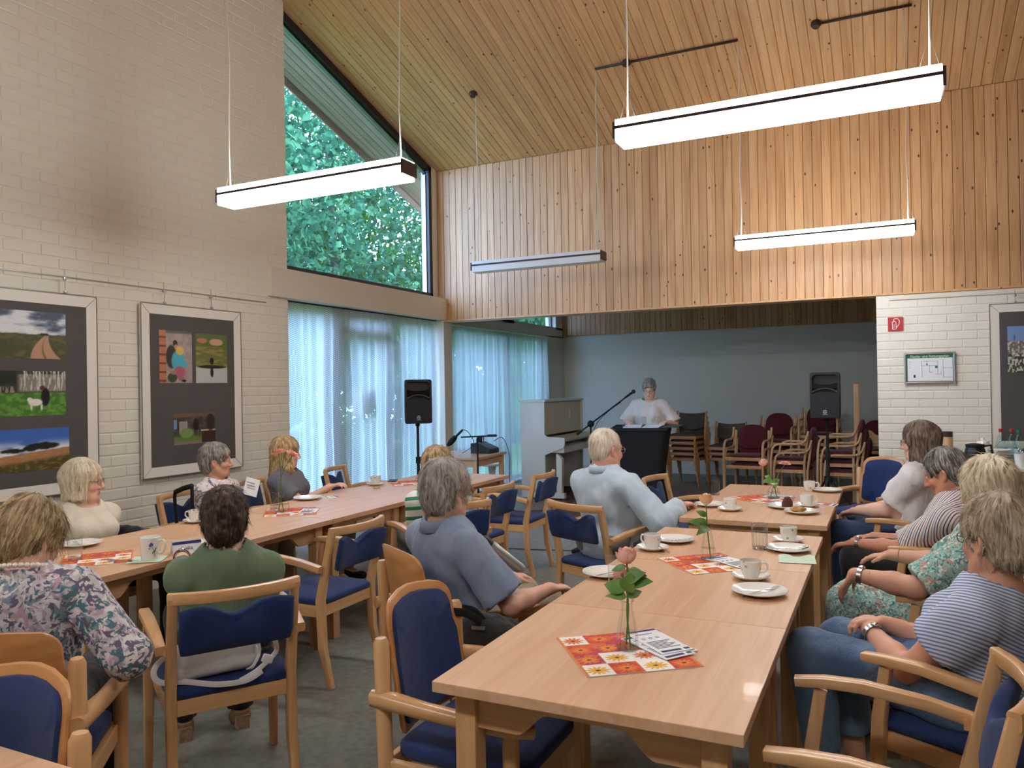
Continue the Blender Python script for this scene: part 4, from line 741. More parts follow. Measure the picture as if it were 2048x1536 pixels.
# ------------------------------------------------------------------ crockery and small things on the tables
def sprig(name):
    N = NT(name); v = N.coord((1, 1, 1)); vo = N.n('TexVoronoi', i_Vector=v, i_Scale=34.); m = N.math('LESS_THAN', N.math('ADD', vo.outputs['Distance'], N.math('MULTIPLY', N.noise(v, 330., 2), .55)), .50); rn = N.n('SeparateColor', i_Color=vo.outputs['Color']).outputs[0]; m = N.math('MULTIPLY', m, N.math('GREATER_THAN', rn, .45))
    N.l(N.mix(N.math('MULTIPLY', m, .75), lin(240, 238, 230), lin(104, 108, 116)), N.b.inputs['Base Color']); N.b.inputs['Roughness'].default_value = .14; return N.m
SPR = sprig('sprigged_porcelain')
def plate(r=.1):
    return MB().lathe([(0, .004), (r*.55, .004), (r*.62, .007), (r*.97, .019), (r, .021), (r*.985, .0235), (r*.95, .0225), (r*.64, .0105), (r*.56, .008), (0, .008)], 40)
def P_plate(x, y, label, g='dessert plates'): return tag(plate().build('plate', MT['porcelain'], loc=(x, y, TZ-.003), smooth=60), label, 'plate', g)
def P_saucer(x, y, label): return tag(plate(.074).build('saucer', MT['porcelain'], loc=(x, y, TZ-.003), smooth=60), label, 'saucer', 'saucers')
def P_cup(x, y, z, rz, label):
    t = thing('coffee_cup', label, 'cup', (x, y, z), rz, 'coffee cups'); MB().lathe([(0, .002), (.026, .0), (.027, .004), (.033, .014), (.039, .04), (.041, .068), (.0395, .069), (.0375, .04), (.031, .016), (0, .012)], 28).build('cup_body', SPR, t, smooth=60)
    MB().tube(spline([(.038, 0, .056), (.058, 0, .058), (.064, 0, .04), (.054, 0, .024), (.036, 0, .022)], 5), .0042, 8).build('handle', MT['porcelain'], t, smooth=180)
    MB().lathe([(0, .038), (.036, .038)], 24).build('coffee', mat('coffee_rest', lin(84, 52, 34), .2) if 'coffee_rest' not in bpy.data.materials else bpy.data.materials['coffee_rest'], t); return t
def P_glass(x, y, label, r=.031, h=.115, water=.4, ribs=False, g='drinking glasses', z=TZ):
    t = thing('drinking_glass', label, 'glass', (x, y, z), 0, g); n = 32
    MB().lathe([(0, .001), (r*.86, .001), (r*.9, .006), (r, h), (r-.0016, h), (r*.87, .012), (0, .012)], n).build('glass_wall', MT['tglass'], t, smooth=40)
    MB().lathe([(r*.5, .0), (r*.9, .003), (r*.88, .012), (r*.5, .01)], n).build('thick_base', TB, t, smooth=40); MB().tube([(r*math.cos(a), r*math.sin(a), h) for a in np.linspace(0, 6.2832, 29)], .0011, 5).build('rim', TB, t, smooth=60)
    if water: MB().lathe([(0, h*water), (r*.93, h*water)], n).build('water', MT['water'], t)
    if ribs:
        for k in range(14): a = k*.4488; MB().tube([(r*.9*math.cos(a), r*.9*math.sin(a), .006), (r*math.cos(a), r*math.sin(a), h)], .0012, 4).build('rib', TB, t)
    return t
TB = glassmat('thick_glass', (.9, .93, .93), ior=1.8)
def fork_bm(): 
    mb = MB(); mb.sweep([(0, -.085, .002), (0, -.03, .006), (0, .02, .006), (0, .045, .003)], [.010, .006, .005, .016], .002, side=(1, 0, 0), r=.3)
    for k in range(4): mb.sweep([(-.0075+.005*k, .044, .003), (-.0075+.005*k, .062, .001), (-.0075+.005*k, .084, .004)], .0024, .0016, side=(1, 0, 0))
    return mb
def spoon_bm():
    mb = MB(); mb.sweep([(0, -.08, .002), (0, -.02, .006), (0, .03, .006)], [.010, .005, .005], .002, side=(1, 0, 0), r=.3)
    mb.rings([[Vector((w*x, .03+.042*t, .0045-.004*math.sin(math.pi*t)*(1-x*x)+dz)) for x in (-1, -.5, 0, .5, 1)] for dz in (0,) for t, w in ((0, .003), (.2, .010), (.45, .0135), (.75, .011), (1, .003))], caps=False, closed=False); return mb
FK, SP = fork_bm().mesh('fork', MT['chrome'], 50), spoon_bm().mesh('spoon', MT['chrome'], 60)
def P_fork(x, y, z, rz, label): o = meshobj('fork', FK, None, (x, y, z), (R_(6), 0, rz)); return tag(o, label, 'fork', 'forks')
def P_spoon(x, y, z, rz, label): o = meshobj('spoon', SP, None, (x, y, z), (R_(3), 0, rz)); return tag(o, label, 'spoon', 'spoons')
TP = TZ+.006
# table row with the vases
P_plate(-1.03, 3.0, 'white dessert plate beside the tall water glass'); P_fork(-1.02, 3.0, TP, R_(-50), 'fork on the plate beside the tall water glass'); P_glass(-.915, 2.775, 'tall glass half full of water behind the rose vase', .033, .135, .45)
P_saucer(-.991, 3.545, 'saucer under the cup with its handle turned to the light blue shirted man'); P_cup(-.991, 3.545, TP, R_(160), 'sprigged coffee cup beside the light blue shirted man'); P_plate(-.945, 3.77, 'white dessert plate behind the cup beside the light blue shirted man'); P_fork(-.93, 3.76, TP, R_(-60), 'fork on the plate behind that cup'); P_spoon(-.94, 3.515, TP+.008, R_(40), 'spoon on the saucer by the light blue shirted man')
P_plate(-.425, 2.94, 'white dessert plate before the woman in a turquoise dress'); P_fork(-.42, 2.95, TP, R_(-40), 'fork resting on the plate before the turquoise dress'); P_saucer(-.488, 3.155, 'saucer behind the plate of the woman in turquoise'); P_cup(-.488, 3.155, TP, R_(20), 'sprigged coffee cup nearest the woman in turquoise')
P_plate(-.41, 3.745, 'white dessert plate with a spoon beside the green napkin'); P_spoon(-.385, 3.75, TP+.006, R_(-55), 'spoon across the plate beside the green napkin'); P_saucer(-.435, 3.955, 'saucer behind the ribbed glass'); P_cup(-.432, 3.96, TP, R_(75), 'sprigged coffee cup behind the ribbed glass'); P_glass(-.535, 3.735, 'ribbed empty glass on the beech table', .037, .118, 0, True)
P_plate(-1.005, 4.95, 'white dessert plate behind the yellow pink rose'); P_saucer(-.86, 4.81, 'saucer at the table edge by the yellow pink rose'); P_cup(-.86, 4.81, TP, R_(100), 'sprigged coffee cup at the table edge by the yellow pink rose'); P_glass(-1.07, 5.45, 'small empty glass beside the lectern chair', .03, .1, 0)
P_plate(-.575, 5.02, 'white plate with a piece of chocolate cake'); P_plate(-.455, 4.85, 'white plate with half eaten apple cake and a fork'); P_saucer(-.45, 5.11, 'saucer under the cup behind the apple cake'); P_cup(-.45, 5.11, TP, R_(15), 'sprigged coffee cup behind the apple cake'); P_fork(-.40, 4.87, TP+.012, R_(-50), 'fork beside the apple cake'); P_cup(-.495, 5.88, TZ, R_(15), 'sprigged coffee cup standing without a saucer'); P_plate(-.375, 5.87, 'white plate beside the cup without a saucer')
def lump(c, r, sc, m, name, label, cat, seed):
    mb = MB(); mb.ball((0, 0, 0), r, sc, 16, 10); R = random.Random(seed)
    for v in mb.bm.verts: v.co *= 1+R.uniform(-.1, .1)
    o = mb.build(name, m, loc=c, smooth=60); return tag(o, label, cat)
tag(MB().prism([(-.03, 0), (.03, 0), (.032, .03), (.012, .062), (-.012, .058), (-.03, .025)], Matrix.Rotation(.6, 4, 'Z') @ XZ, .028, .004).build('chocolate_cake', mat('chocolate_sponge', lin(92, 56, 40), .8, bump=.6, bs=120), loc=(-.555, 5.04, TP)), 'slice of dark chocolate cake on its plate', 'cake')
lump((-.475, 4.86, TP+.017), .03, (1.5, .9, .62), mat('apple_cake', lin(206, 160, 98), .7, col2=lin(150, 92, 52), vs=40, bump=.6, bs=90), 'apple_cake', 'half eaten piece of apple cake', 'cake', 3)
# left row
P_plate(-3.70, 2.60, 'white plate with a fork before the white haired woman'); P_fork(-3.68, 2.58, TP, R_(70), 'fork on the plate before the white haired woman'); P_glass(-3.40, 2.36, 'small water glass before the woman with pearls', .032, .11, .5)
P_plate(-3.10, 2.83, 'white plate with a spoon before the person in green'); P_spoon(-3.10, 2.81, TP, R_(-70), 'spoon on the plate before the person in green'); P_saucer(-3.70, 3.33, 'saucer before the woman with grey curls'); P_cup(-3.70, 3.33, TP, R_(200), 'sprigged cup before the woman with grey curls')
P_plate(-3.70, 4.32, 'white plate before the long haired blond woman'); P_saucer(-3.71, 5.15, 'saucer by the empty curtain chair'); P_cup(-3.71, 5.15, TP, R_(200), 'sprigged coffee cup by the empty curtain chair'); P_glass(-3.57, 4.965, 'small glass before the cup by the curtain chair', .03, .1, 0); P_glass(-3.58, 3.86, 'small glass behind the coral gerbera vase', .03, .11, .3)
mg = thing('flower_mug', 'white mug with a painted blue flower on a green napkin', 'mug', (-3.07, 2.50, TZ+.003), R_(12))
MB().lathe([(0, .003), (.037, 0), (.039, .006), (.043, .05), (.047, .105), (.045, .106), (.041, .05), (.036, .01), (0, .008)], 32).build('mug_body', MT['porcelain'], mg, smooth=60); MB().tube(spline([(.045, 0, .088), (.07, 0, .092), (.08, 0, .07), (.068, 0, .04), (.043, 0, .032)], 5), .0055, 8).build('handle', MT['porcelain'], mg, smooth=180)
def on_mug(a, z, off=.001): r = .0385+.0085*(z/.105)+off; return Vector((r*math.cos(a), r*math.sin(a), z))
fa = R_(-52); bl = mat('blue_glaze', lin(84, 88, 178), .3); gl = mat('green_glaze', lin(92, 130, 82), .3)
for a, z, r in ((0, .072, .009), (.2, .075, .008), (.09, .08, .008), (-.08, .058, .006)): MB().ball(on_mug(fa+a, z, -.002), r, (.6, .6, .9)).build('painted_petal', bl, mg, smooth=180)
MB().tube([on_mug(fa+.12, .068), on_mug(fa+.35, .05), on_mug(fa+.48, .018)], .0013, 5).build('painted_stem', gl, mg); MB().tube([on_mug(fa+.4, .038), on_mug(fa+.58, .058)], [.002, .003], 5).build('painted_leaf', gl, mg); MB().tube([on_mug(fa+.35, .045), on_mug(fa+.22, .035)], [.002, .003], 5).build('painted_leaf', gl, mg)
gn = mat('pale_green_paper', lin(206, 226, 202), .8)
def napkin(x, y, w, l, rz, label, bend=.0):
    n = 8; V = []; 
    for i in range(n):
        for j in range(n): V.append(((i/(n-1)-.5)*w, (j/(n-1)-.5)*l, .003+bend*(math.sin(i*1.3)*.5+.5)*(j/(n-1))))
    F = [[i*n+j, (i+1)*n+j, (i+1)*n+j+1, i*n+j+1] for i in range(n-1) for j in range(n-1)]; o = pydata('paper_napkin', V, F, gn, None, True); o.location = (x, y, TZ); o.rotation_euler = (0, 0, rz); return tag(o, label, 'napkin')
napkin(-3.09, 2.50, .15, .15, R_(35), 'pale green paper napkin under the flower mug'); P_spoon(-3.17, 2.43, TZ+.003, R_(120), 'teaspoon on the table beside the flower mug'); napkin(-.355, 3.55, .15, .12, R_(8), 'crumpled pale green paper napkin at the table edge', .014)
# floral paper mats
def im_mat(u, v, n=4):
    gx, gy = np.floor(u*n), np.floor(v*n); fu, fv = u*n-gx, v*n-gy; k = np.array([0, 3, 1, 2, 1, 0, 3, 1, 0, 2, 1, 3, 1, 0, 2, 3])[(gx*4+gy).astype(int) % 16]; nn = vnoise(u, v, 22, 31); ang_ = np.arctan2(fv-.45, fu-.5); rr = np.hypot(fu-.5, (fv-.45)*1.2); pet = .36+.1*np.cos(ang_*11)+.05*(nn-.5)
    base = np.zeros((*u.shape, 3)); cols = [((246, 240, 230), (238, 168, 40)), ((206, 70, 52), (226, 110, 44)), ((240, 236, 226), (214, 84, 50)), ((190, 62, 96), (230, 128, 40))]
    for i, (b, f) in enumerate(cols): c = lay(b, (sm(nn, .45, .6)*(.0 if i % 2 == 0 else .7), f), (sm(pet-rr, 0, .06), f), (sm(pet-.12-rr, 0, .1)*.4, (250, 200, 70)), (sm(.1-rr, 0, .04), (66, 48, 30))); base[k == i] = c[k == i]
    return lay((0, 0, 0), (np.ones_like(u), base), ((u < .03)*1., (224, 128, 52)), ((u > .97)*1., (224, 128, 52)))
def floral(x, y, s, deg, label):
    t = thing('paper_mat', label, 'paper mat', (x, y, TZ+.0008), R_(deg), 'floral paper mats'); MB().box((0, 0, .0008), (s, s, .0016)).build('paper_sheet', MT['paper'], t, smooth=0); pr('floral_print', Tm(-s/2, -s/2, .0022), s, s, im_mat, t, 100, CLOTHPRINT); return t
floral(-.688, 2.158, .33, 37, 'orange floral paper mat under the vase with the closed pink rose'); floral(-.70, 3.36, .32, 42, 'orange floral paper mat under the yellow pink rose'); floral(-.76, 5.36, .32, 48, 'orange floral paper mat under the rose and gerbera vase'); floral(-3.42, 3.83, .32, 40, 'orange floral paper mat under the coral gerbera vase'); floral(-3.52, 5.36, .32, 45, 'orange floral paper mat lying alone toward the curtain'); floral(-3.33, 2.42, .30, 50, 'orange floral paper mat beside the woman with pearls')
# leaflets
def leaflet(x, y, z, deg, label, w=.105, l=.21, pic=None):
    t = thing('leaflet', label, 'leaflet', (x, y, z), R_(deg), 'printed leaflets'); MB().box((0, 0, .001), (w, l, .002)).build('leaflet_sheet', MT['paper'], t, smooth=0)
    def b(x0, y0, x1, y1, m, nm='print_bar'): MB().box(((x0+x1)/2*w, (y0+y1)/2*l, .0024), (abs(x1-x0)*w, abs(y1-y0)*l, .0005)).build(nm, m, t, smooth=0)
    b(-.48, .42, .48, .48, MT['navy']); b(-.42, -.46, .2, -.40, MT['navy']); b(.3, -.46, .46, -.40, MT['navy'])
    for k in range(7): b(-.4, -.02-.045*k, .36-.1*(k % 3), -.035-.045*k, MT['ink'], 'print_line')
    b(-.35, .3, .2, .315, MT['navy'], 'print_line')
    for k in range(3): MB().tube([Vector(((-.3+.22*k)*w+.006*math.cos(a), .12*l+.006*math.sin(a), .0024)) for a in np.linspace(0, 6.28, 11)], .0006, 4).build('print_symbol', MT['ink'], t)
    if pic: b(*pic); 
    return t
leaflet(-.615, 2.245, TZ+.0035, 62, 'lowest leaflet of the fanned stack behind the closed pink rose'); leaflet(-.612, 2.225, TZ+.006, 54, 'middle leaflet of the fanned stack behind the closed pink rose'); leaflet(-.622, 2.262, TZ+.0085, 48, 'topmost leaflet of the fanned stack behind the closed pink rose')
leaflet(-.62, 3.42, TZ+.0035, 60, 'leaflet lying under the yellow pink rose vase'); leaflet(-.60, 3.40, TZ+.006, 50, 'second leaflet fanned over the one by the yellow pink rose'); leaflet(-.66, 5.5, TZ+.0035, 70, 'leaflet lying behind the rose and gerbera vase'); leaflet(-3.64, 4.42, TZ, -30, 'leaflet beside the plate of the blond woman'); leaflet(-3.33, 3.9, TZ+.0035, 30, 'leaflet under the coral gerbera vase')
bp = leaflet(-.575, 5.20, TZ+.0035, 75, 'leaflet with a sky blue picture beside the chocolate cake'); MB().box((0, .02, .003), (.09, .12, .0006)).build('picture', mat('sky_print', lin(96, 148, 214), .5, col2=lin(214, 222, 236), vs=30), bp, smooth=0); rp = leaflet(-.385, 5.25, TZ, 80, 'leaflet with a red title at the table edge'); MB().box((0, .01, .003), (.1, .15, .0006)).build('picture', mat('red_print', lin(188, 66, 58), .5, col2=lin(214, 130, 120), vs=30), rp, smooth=0); MB().box((0, .01, .0036), (.06, .07, .0006)).build('title_panel', MT['paper'], rp, smooth=0)
nc = thing('name_card', 'white name card with a navy stripe standing at the table edge', 'name card', (-3.02, 2.665, TZ), R_(60)); MB().box((0, 0, .033), (.13, .002, .066), Euler((-.35, 0, 0))).build('card_front', MT['paper'], nc, smooth=0); MB().box((0, .045, .033), (.13, .002, .066), Euler((.35, 0, 0))).build('card_back', MT['paper'], nc, smooth=0); MB().box((0, .0055, .054), (.13, .0005, .014), Euler((-.35, 0, 0))).build('navy_stripe', MT['navy'], nc, smooth=0)
text('Ikejka', .022, Matrix.Translation((0, -.004, .03)) @ Euler((R_(90)-.35, 0, 0)).to_matrix().to_4x4(), MT['ink'], nc)
tag(MB().box((-3.73, 5.42, TZ+.005), (.07, .14, .009), Euler((0, 0, .5)), bev=.003).build('mobile_phone', MT['black']), 'black mobile phone lying beyond the cup by the curtain', 'phone')
# ------------------------------------------------------------------ flowers
gs = mat('flower_stem', lin(88, 128, 60), .5); lf = mat('rose_leaf', lin(74, 116, 50), .4, col2=lin(112, 152, 72), vs=12)
def petals(n, layers, c1, seed, M, name, parent, m):
    mb = MB(); R = random.Random(seed)
    for L, (r0, r1, h, z0) in enumerate(layers):
        for k in range(n):
            a = 2*math.pi*(k+.5*(L % 2))/n+R.uniform(-.15, .15); wd = 2*math.pi/n*.8; rg = []
            for t in np.linspace(0, 1, 6):
                rr = (r0+(r1-r0)*t**.8) if n > 8 else r1*(.35+.65*math.sin(math.pi*.5*min(1, t*1.5)))*(1-(.45-.22*L)*max(0, t-.55)); w = wd*(.55+.6*math.sin(math.pi*min(t*.8+.1, 1))); z = z0+h*(t-.25*t*t*(1 if L < 2 else 0))
                rg.append([M @ Vector((rr*(1-.1*(q/1)**2)*math.cos(a+w*q*.6), rr*(1-.1*q*q)*math.sin(a+w*q*.6), z-.004*abs(q)*t)) for q in (-1, -.5, 0, .5, 1)])
            mb.rings(rg, caps=False, closed=False)
    return mb.build(name, m, parent, smooth=180)
def pet(name, c1, c2): return mat(name, c1, .5, col2=c2, vs=25, sheen=.2)
PK, YP, CR, GP = pet('rose_petal', lin(238, 168, 156), lin(246, 196, 178)), pet('rose_petal_yellow', lin(244, 186, 150), lin(246, 216, 160)), pet('gerbera_petal', lin(244, 164, 146), lin(250, 196, 180)), pet('gerbera_petal_pale', lin(244, 176, 166), lin(250, 206, 194))
ROSE = [(.006, .013, .044, -.004), (.010, .019, .046, -.008), (.013, .025, .044, -.010), (.015, .030, .036, -.012)]
def leaf(p, d, up, L, w, parent, bend=.3):
    p, d = Vector(p), Vector(d).normalized(); s_ = d.cross(Vector(up)).normalized(); n_ = s_.cross(d); rg = []
    for t in np.linspace(0, 1, 7): ww = w*math.sin(math.pi*t**.8)+.0006; c = p+d*L*t-n_*bend*L*t*t; rg.append([c-s_*ww+n_*.15*ww, c, c+s_*ww+n_*.15*ww])
    return MB().rings(rg, caps=False, closed=False).build('leaf', lf, parent, smooth=180)
def vase(x, y, prof, label, water=.05, n=28):
    t = thing('flower_vase', label, 'vase', (x, y, TZ+.003), 0, 'glass vases'); MB().lathe(prof, n).build('glass_body', MT['tglass'], t, smooth=60); r0 = prof[1][0]
    MB().lathe([(0, .0), (r0, .001), (r0*.98, .009), (0, .006)], n).build('thick_base', TB, t, smooth=60); rt, ht = prof[-1]; MB().tube([(rt*math.cos(a), rt*math.sin(a), ht) for a in np.linspace(0, 6.2832, 25)], .0016, 5).build('rim', TB, t)
    for k in (1, 2.6): MB().tube([(r*.99*math.cos(k), r*.99*math.sin(k), z) for r, z in prof[1:]], .0012, 4).build('glass_seam', TB, t)
    MB().lathe([(0, water), (np.interp(water, [p[1] for p in prof], [p[0] for p in prof])*.96, water)], n).build('water', MT['water'], t); return t
def flower(name, label, base, pts, bloom, leaves_=()):
    t = thing(name, label, 'flower', base, 0, 'cut flowers'); sp_ = spline(pts, 6); MB().tube(sp_, .0026, 7).build('stem', gs, t, smooth=180); e = Vector(pts[-1]); dr = (e-Vector(pts[-2])).normalized(); M = Tm(*e) @ dr.to_track_quat('Z', 'Y').to_matrix().to_4x4()
    if bloom[0] == 'rose':
        petals(5, ROSE, None, 3, M @ Tm(0, 0, -.004), 'rose_bloom', t, bloom[1])
        mb = MB().ball((0, 0, .016), .0135, (1, 1, 1.35)); bmesh.ops.transform(mb.bm, matrix=M, verts=mb.bm.verts); mb.build('rose_bud', bloom[1], t, smooth=180)
        for k in range(5): a = k*1.257; leaf(e, M.to_3x3() @ Vector((math.cos(a)*.8, math.sin(a)*.8, .35)), dr, .028, .005, t, .3)
    else:
        M = M @ Matrix.Rotation(bloom[2], 4, 'X') @ Matrix.Scale(bloom[3] if len(bloom) > 3 else 1, 4); petals(22, [(.010, .050, .012, 0), (.010, .045, .018, .002), (.008, .036, .022, .004), (.006, .026, .024, .005)], None, 5, M, 'gerbera_bloom', t, bloom[1]); mb = MB().ball((0, 0, .006), .011, (1, 1, .5)); bmesh.ops.transform(mb.bm, matrix=M, verts=mb.bm.verts); mb.build('flower_heart', mat('gerbera_heart', lin(196, 150, 90), .8, bump=.5, bs=200) if 'gerbera_heart' not in bpy.data.materials else bpy.data.materials['gerbera_heart'], t, smooth=180)
    for l_ in leaves_: leaf(*l_[:5], t, l_[5])
    return t
BOT = [(0, .001), (.0315, .001), (.0325, .012), (.031, .04), (.026, .075), (.0185, .11), (.017, .125), (.0195, .142)]
vase(-.688, 2.178, BOT, 'slim bottle vase with a closed pink rose near the table end')
U = (.25, -.75, .6)
flower('pink_rose', 'closed pink rose with broad green leaves', (-.688, 2.178, TZ+.004), [(.012, -.01, .008), (.0, 0, .1), (.004, .0, .18), (.0, .004, .262)], ('rose', PK), [((.0, 0, .17), (-.9, -.1, .35), U, .07, .026, .5), ((0, 0, .19), (.9, -.1, .3), U, .072, .022, .4), ((0, 0, .165), (.2, -.6, .7), (0, -1, .3), .06, .025, .5), ((0, 0, .2), (.6, -.4, .5), U, .06, .022, .5), ((0, .0, .22), (.7, -.2, .15), U, .055, .018, .5), ((0, 0, .15), (-.6, -.5, .3), U, .05, .014, .8), ((0, 0, .15), (.6, .4, .4), U, .05, .016, .6), ((0, 0, .24), (-.7, -.3, -.2), U, .045, .01, .1)])
flower('pink_gerbera', 'small pink gerbera hanging behind the closed pink rose', (-.688, 2.178, TZ+.004), [(-.008, .012, .008), (.002, .008, .12), (-.012, .03, .17), (-.028, .05, .20)], ('gerbera', GP, .9, .62))
vase(-.709, 3.43, BOT, 'slim bottle vase with a yellow pink rose')
flower('yellow_pink_rose', 'yellow pink rose with two low leaves', (-.709, 3.43, TZ+.004), [(.012, -.008, .008), (.0, 0, .1), (-.004, .0, .18), (-.006, .0, .255)], ('rose', YP), [((.0, 0, .15), (-.8, -.5, .5), U, .07, .022, .8), ((0, 0, .14), (.0, -.9, .3), U, .06, .022, 1.0), ((-.003, 0, .185), (-.7, -.2, .6), U, .05, .015, .5)])
vase(-.68, 5.41, [(0, .001), (.04, .001), (.043, .012), (.042, .04), (.034, .062), (.021, .075), (.02, .082), (.027, .1)], 'squat glass jug vase with a rose and a gerbera', .04)
flower('leaning_pink_rose', 'pink rose leaning out of the squat glass jug', (-.68, 5.41, TZ+.004), [(.02, 0, .01), (.0, 0, .09), (-.03, .01, .16), (-.062, .02, .225)], ('rose', PK), [((-.01, 0, .11), (-.9, -.3, .2), U, .06, .018, .3), ((0, 0, .11), (-.5, -.8, .3), U, .06, .02, .7), ((0, 0, .1), (.3, -.9, .3), U, .055, .022, .8), ((-.02, 0, .13), (-.6, .3, .5), U, .05, .018, .5), ((0, 0, .1), (.5, .2, .5), U, .05, .02, .6)])
flower('pale_gerbera', 'pale pink gerbera leaning out of the squat glass jug', (-.68, 5.41, TZ+.004), [(-.02, 0, .01), (.005, 0, .09), (.04, .0, .17), (.075, -.01, .225)], ('gerbera', GP, -.5, .8))
BUL = [(0, .001), (.03, .001), (.047, .015), (.052, .04), (.044, .068), (.024, .09), (.017, .115), (.0165, .19), (.019, .215)]
vase(-3.47, 3.80, BUL, 'bulb shaped glass vase with a tall thin neck', .05)
flower('coral_gerbera', 'tall coral gerbera in the bulb shaped vase', (-3.47, 3.80, TZ+.004), [(.02, 0, .01), (.0, 0, .1), (.002, .0, .25), (-.012, .0, .37)], ('gerbera', CR, 0.15)); flower('coral_gerbera', 'second coral gerbera tucked behind the tall one', (-3.47, 3.80, TZ+.004), [(-.02, 0, .01), (.0, 0, .1), (.006, .004, .23), (.06, .04, .355)], ('gerbera', CR, .1))
# ------------------------------------------------------------------ coffee table at the brick wall
cbx = thing('serving_table', 'white topped serving table with coffee things at the brick wall', 'table', (1.25, 8.22, 0))
MB().box((0, 0, .725), (1.7, .66, .03), bev=.004).build('tabletop', MT['white'], cbx, smooth=0)
for sx in (-.78, .78):
    for sy in (-.27, .27): MB().box((sx, sy, .355), (.05, .05, .71)).build('leg', MT['beech_z'], cbx, smooth=0)
for sy in (-.27, .27): MB().box((0, sy, .66), (1.5, .024, .09)).build('apron', MT['beech_x'], cbx, smooth=0)
def at8(u, y): p = hit(u, 900, 1, y); return p.x
cj = thing('coffee_jar', 'brown instant coffee jar with a dark lid', 'jar', (at8(1896, 8.47), 8.47, .74)); MB().lathe([(0, 0), (.04, 0), (.043, .02), (.043, .22), (.04, .23), (0, .23)], 24).build('jar_body', mat('coffee_label', lin(206, 158, 112), .4), cj, smooth=40); MB().lathe([(0, .23), (.043, .23), (.043, .28), (0, .283)], 24).build('jar_lid', MT['brown'], cj, smooth=40)
sb = thing('glass_bowl', 'clear glass bowl beside the coffee jar', 'bowl', (at8(1916, 8.3), 8.3, .74)); MB().lathe([(0, .002), (.05, .002), (.08, .06), (.085, .11), (.083, .11), (.076, .06), (.045, .008), (0, .008)], 28).build('bowl_wall', TB, sb, smooth=60)
cp = thing('coffee_pot', 'black glass coffee pot with an angular handle', 'coffee pot', (at8(1950, 8.12), 8.12, .74), R_(4)); MB().lathe([(0, 0), (.075, 0), (.085, .02), (.09, .08), (.08, .14), (.07, .165), (0, .165)], 28).build('pot_body', MT['black'], cp, smooth=40); MB().lathe([(0, .16), (.075, .16), (.078, .185), (.03, .195), (0, .195)], 24).build('pot_lid', MT['black_m'], cp, smooth=40); MB().sweep([(.07, 0, .17), (.125, 0, .18), (.135, 0, .12), (.11, 0, .03)], .024, .018, side=(0, 1, 0)).build('pot_handle', MT['black'], cp, smooth=40)
cl_ = thing('white_teapot', 'white porcelain pot behind the black coffee pot', 'pot', (at8(1966, 8.42), 8.42, .74)); MB().lathe([(0, 0), (.06, 0), (.085, .05), (.085, .12), (.06, .17), (0, .17)], 28).build('pot_body', MT['porcelain'], cl_, smooth=60); MB().lathe([(0, .17), (.055, .172), (.05, .195), (.015, .205), (.018, .225), (0, .23)], 24).build('pot_lid', MT['porcelain'], cl_, smooth=60)
for k in range(9): tag(plate(.098).build('stacked_plate', MT['porcelain'], loc=(at8(1999, 8.30), 8.30, .738+.0135*k), smooth=60), 'white plate in the pile beside the black coffee pot', 'plate', 'piled plates')
for u, c, la in ((2002, MT['red'], 'water bottle with a red cap beside the plate pile'), (2024, MT['red'], 'water bottle with a red cap between the other two bottles'), (2038, MT['green'], 'water bottle with a green cap')):
    b_ = thing('water_bottle', la, 'bottle', (at8(u, 8.32 if u == 2038 else 8.47), 8.32 if u == 2038 else 8.47, .74), 0, 'water bottles'); MB().lathe([(0, .001), (.04, .001), (.042, .02), (.042, .17), (.03, .225), (.014, .265), (.014, .285)], 24).build('bottle_body', glassmat('bottle_plastic_'+str(u), (.84, .92, .9), ior=1.6), b_, smooth=60); MB().lathe([(0, .28), (.017, .28), (.017, .31), (0, .312)], 16).build('bottle_cap', c, b_, smooth=40); MB().lathe([(.0428, .07), (.0428, .14)], 24).build('bottle_label', mat('bottle_label_'+str(u), lin(168, 200, 206), .5), b_, smooth=60)
ck = thing('cutlery_pot', 'white pot full of cutlery at the table edge', 'pot', (at8(2042, 8.02), 8.02, .74)); MB().lathe([(0, 0), (.045, 0), (.055, .12), (.052, .12), (.043, .008), (0, .008)], 24).build('pot_body', MT['porcelain'], ck, smooth=60)
for k in range(7): a = k*.9; tag(meshobj('spoon', SP, None, (ck.location.x+.016*math.cos(a), 8.02+.016*math.sin(a), .834), (R_(84+3*math.sin(k)), R_(4*math.cos(k)), a)), 'spoon standing in the white cutlery pot', 'spoon', 'spoons in the cutlery pot')
tag(MB().box((at8(2016, 8.02)+.0, 8.05, .755), (.09, .06, .03), bev=.004).build('sugar_box', MT['red']), 'small red sugar packet beside the cutlery pot', 'packet')
# glass on lectern
P_glass(-2.86, 9.10, 'water glass standing on the lectern', .034, .10, .5, z=1.003); P_glass(-2.68, 9.30, 'second glass behind the speech papers', .03, .1, .3, z=1.021)
# ------------------------------------------------------------------ people: smooth blended volumes turned into one surface
_LAT = RNG.random((32, 32, 32)).astype(np.float32)
def noise3(P, sc):
    q = P*np.asarray(sc, np.float32); i = np.floor(q).astype(np.int32); f = q-i; f = f*f*(3-2*f); i0 = i & 31; i1 = (i+1) & 31
    g = lambda a, b, c: _LAT[a, b, c]; x0, y0, z0, x1, y1, z1 = i0[:, 0], i0[:, 1], i0[:, 2], i1[:, 0], i1[:, 1], i1[:, 2]; fx, fy, fz = f[:, 0], f[:, 1], f[:, 2]
    a = (g(x0, y0, z0)*(1-fx)+g(x1, y0, z0)*fx)*(1-fy)+(g(x0, y1, z0)*(1-fx)+g(x1, y1, z0)*fx)*fy; b = (g(x0, y0, z1)*(1-fx)+g(x1, y0, z1)*fx)*(1-fy)+(g(x0, y1, z1)*(1-fx)+g(x1, y1, z1)*fx)*fy
    return a*(1-fz)+b*fz-.5
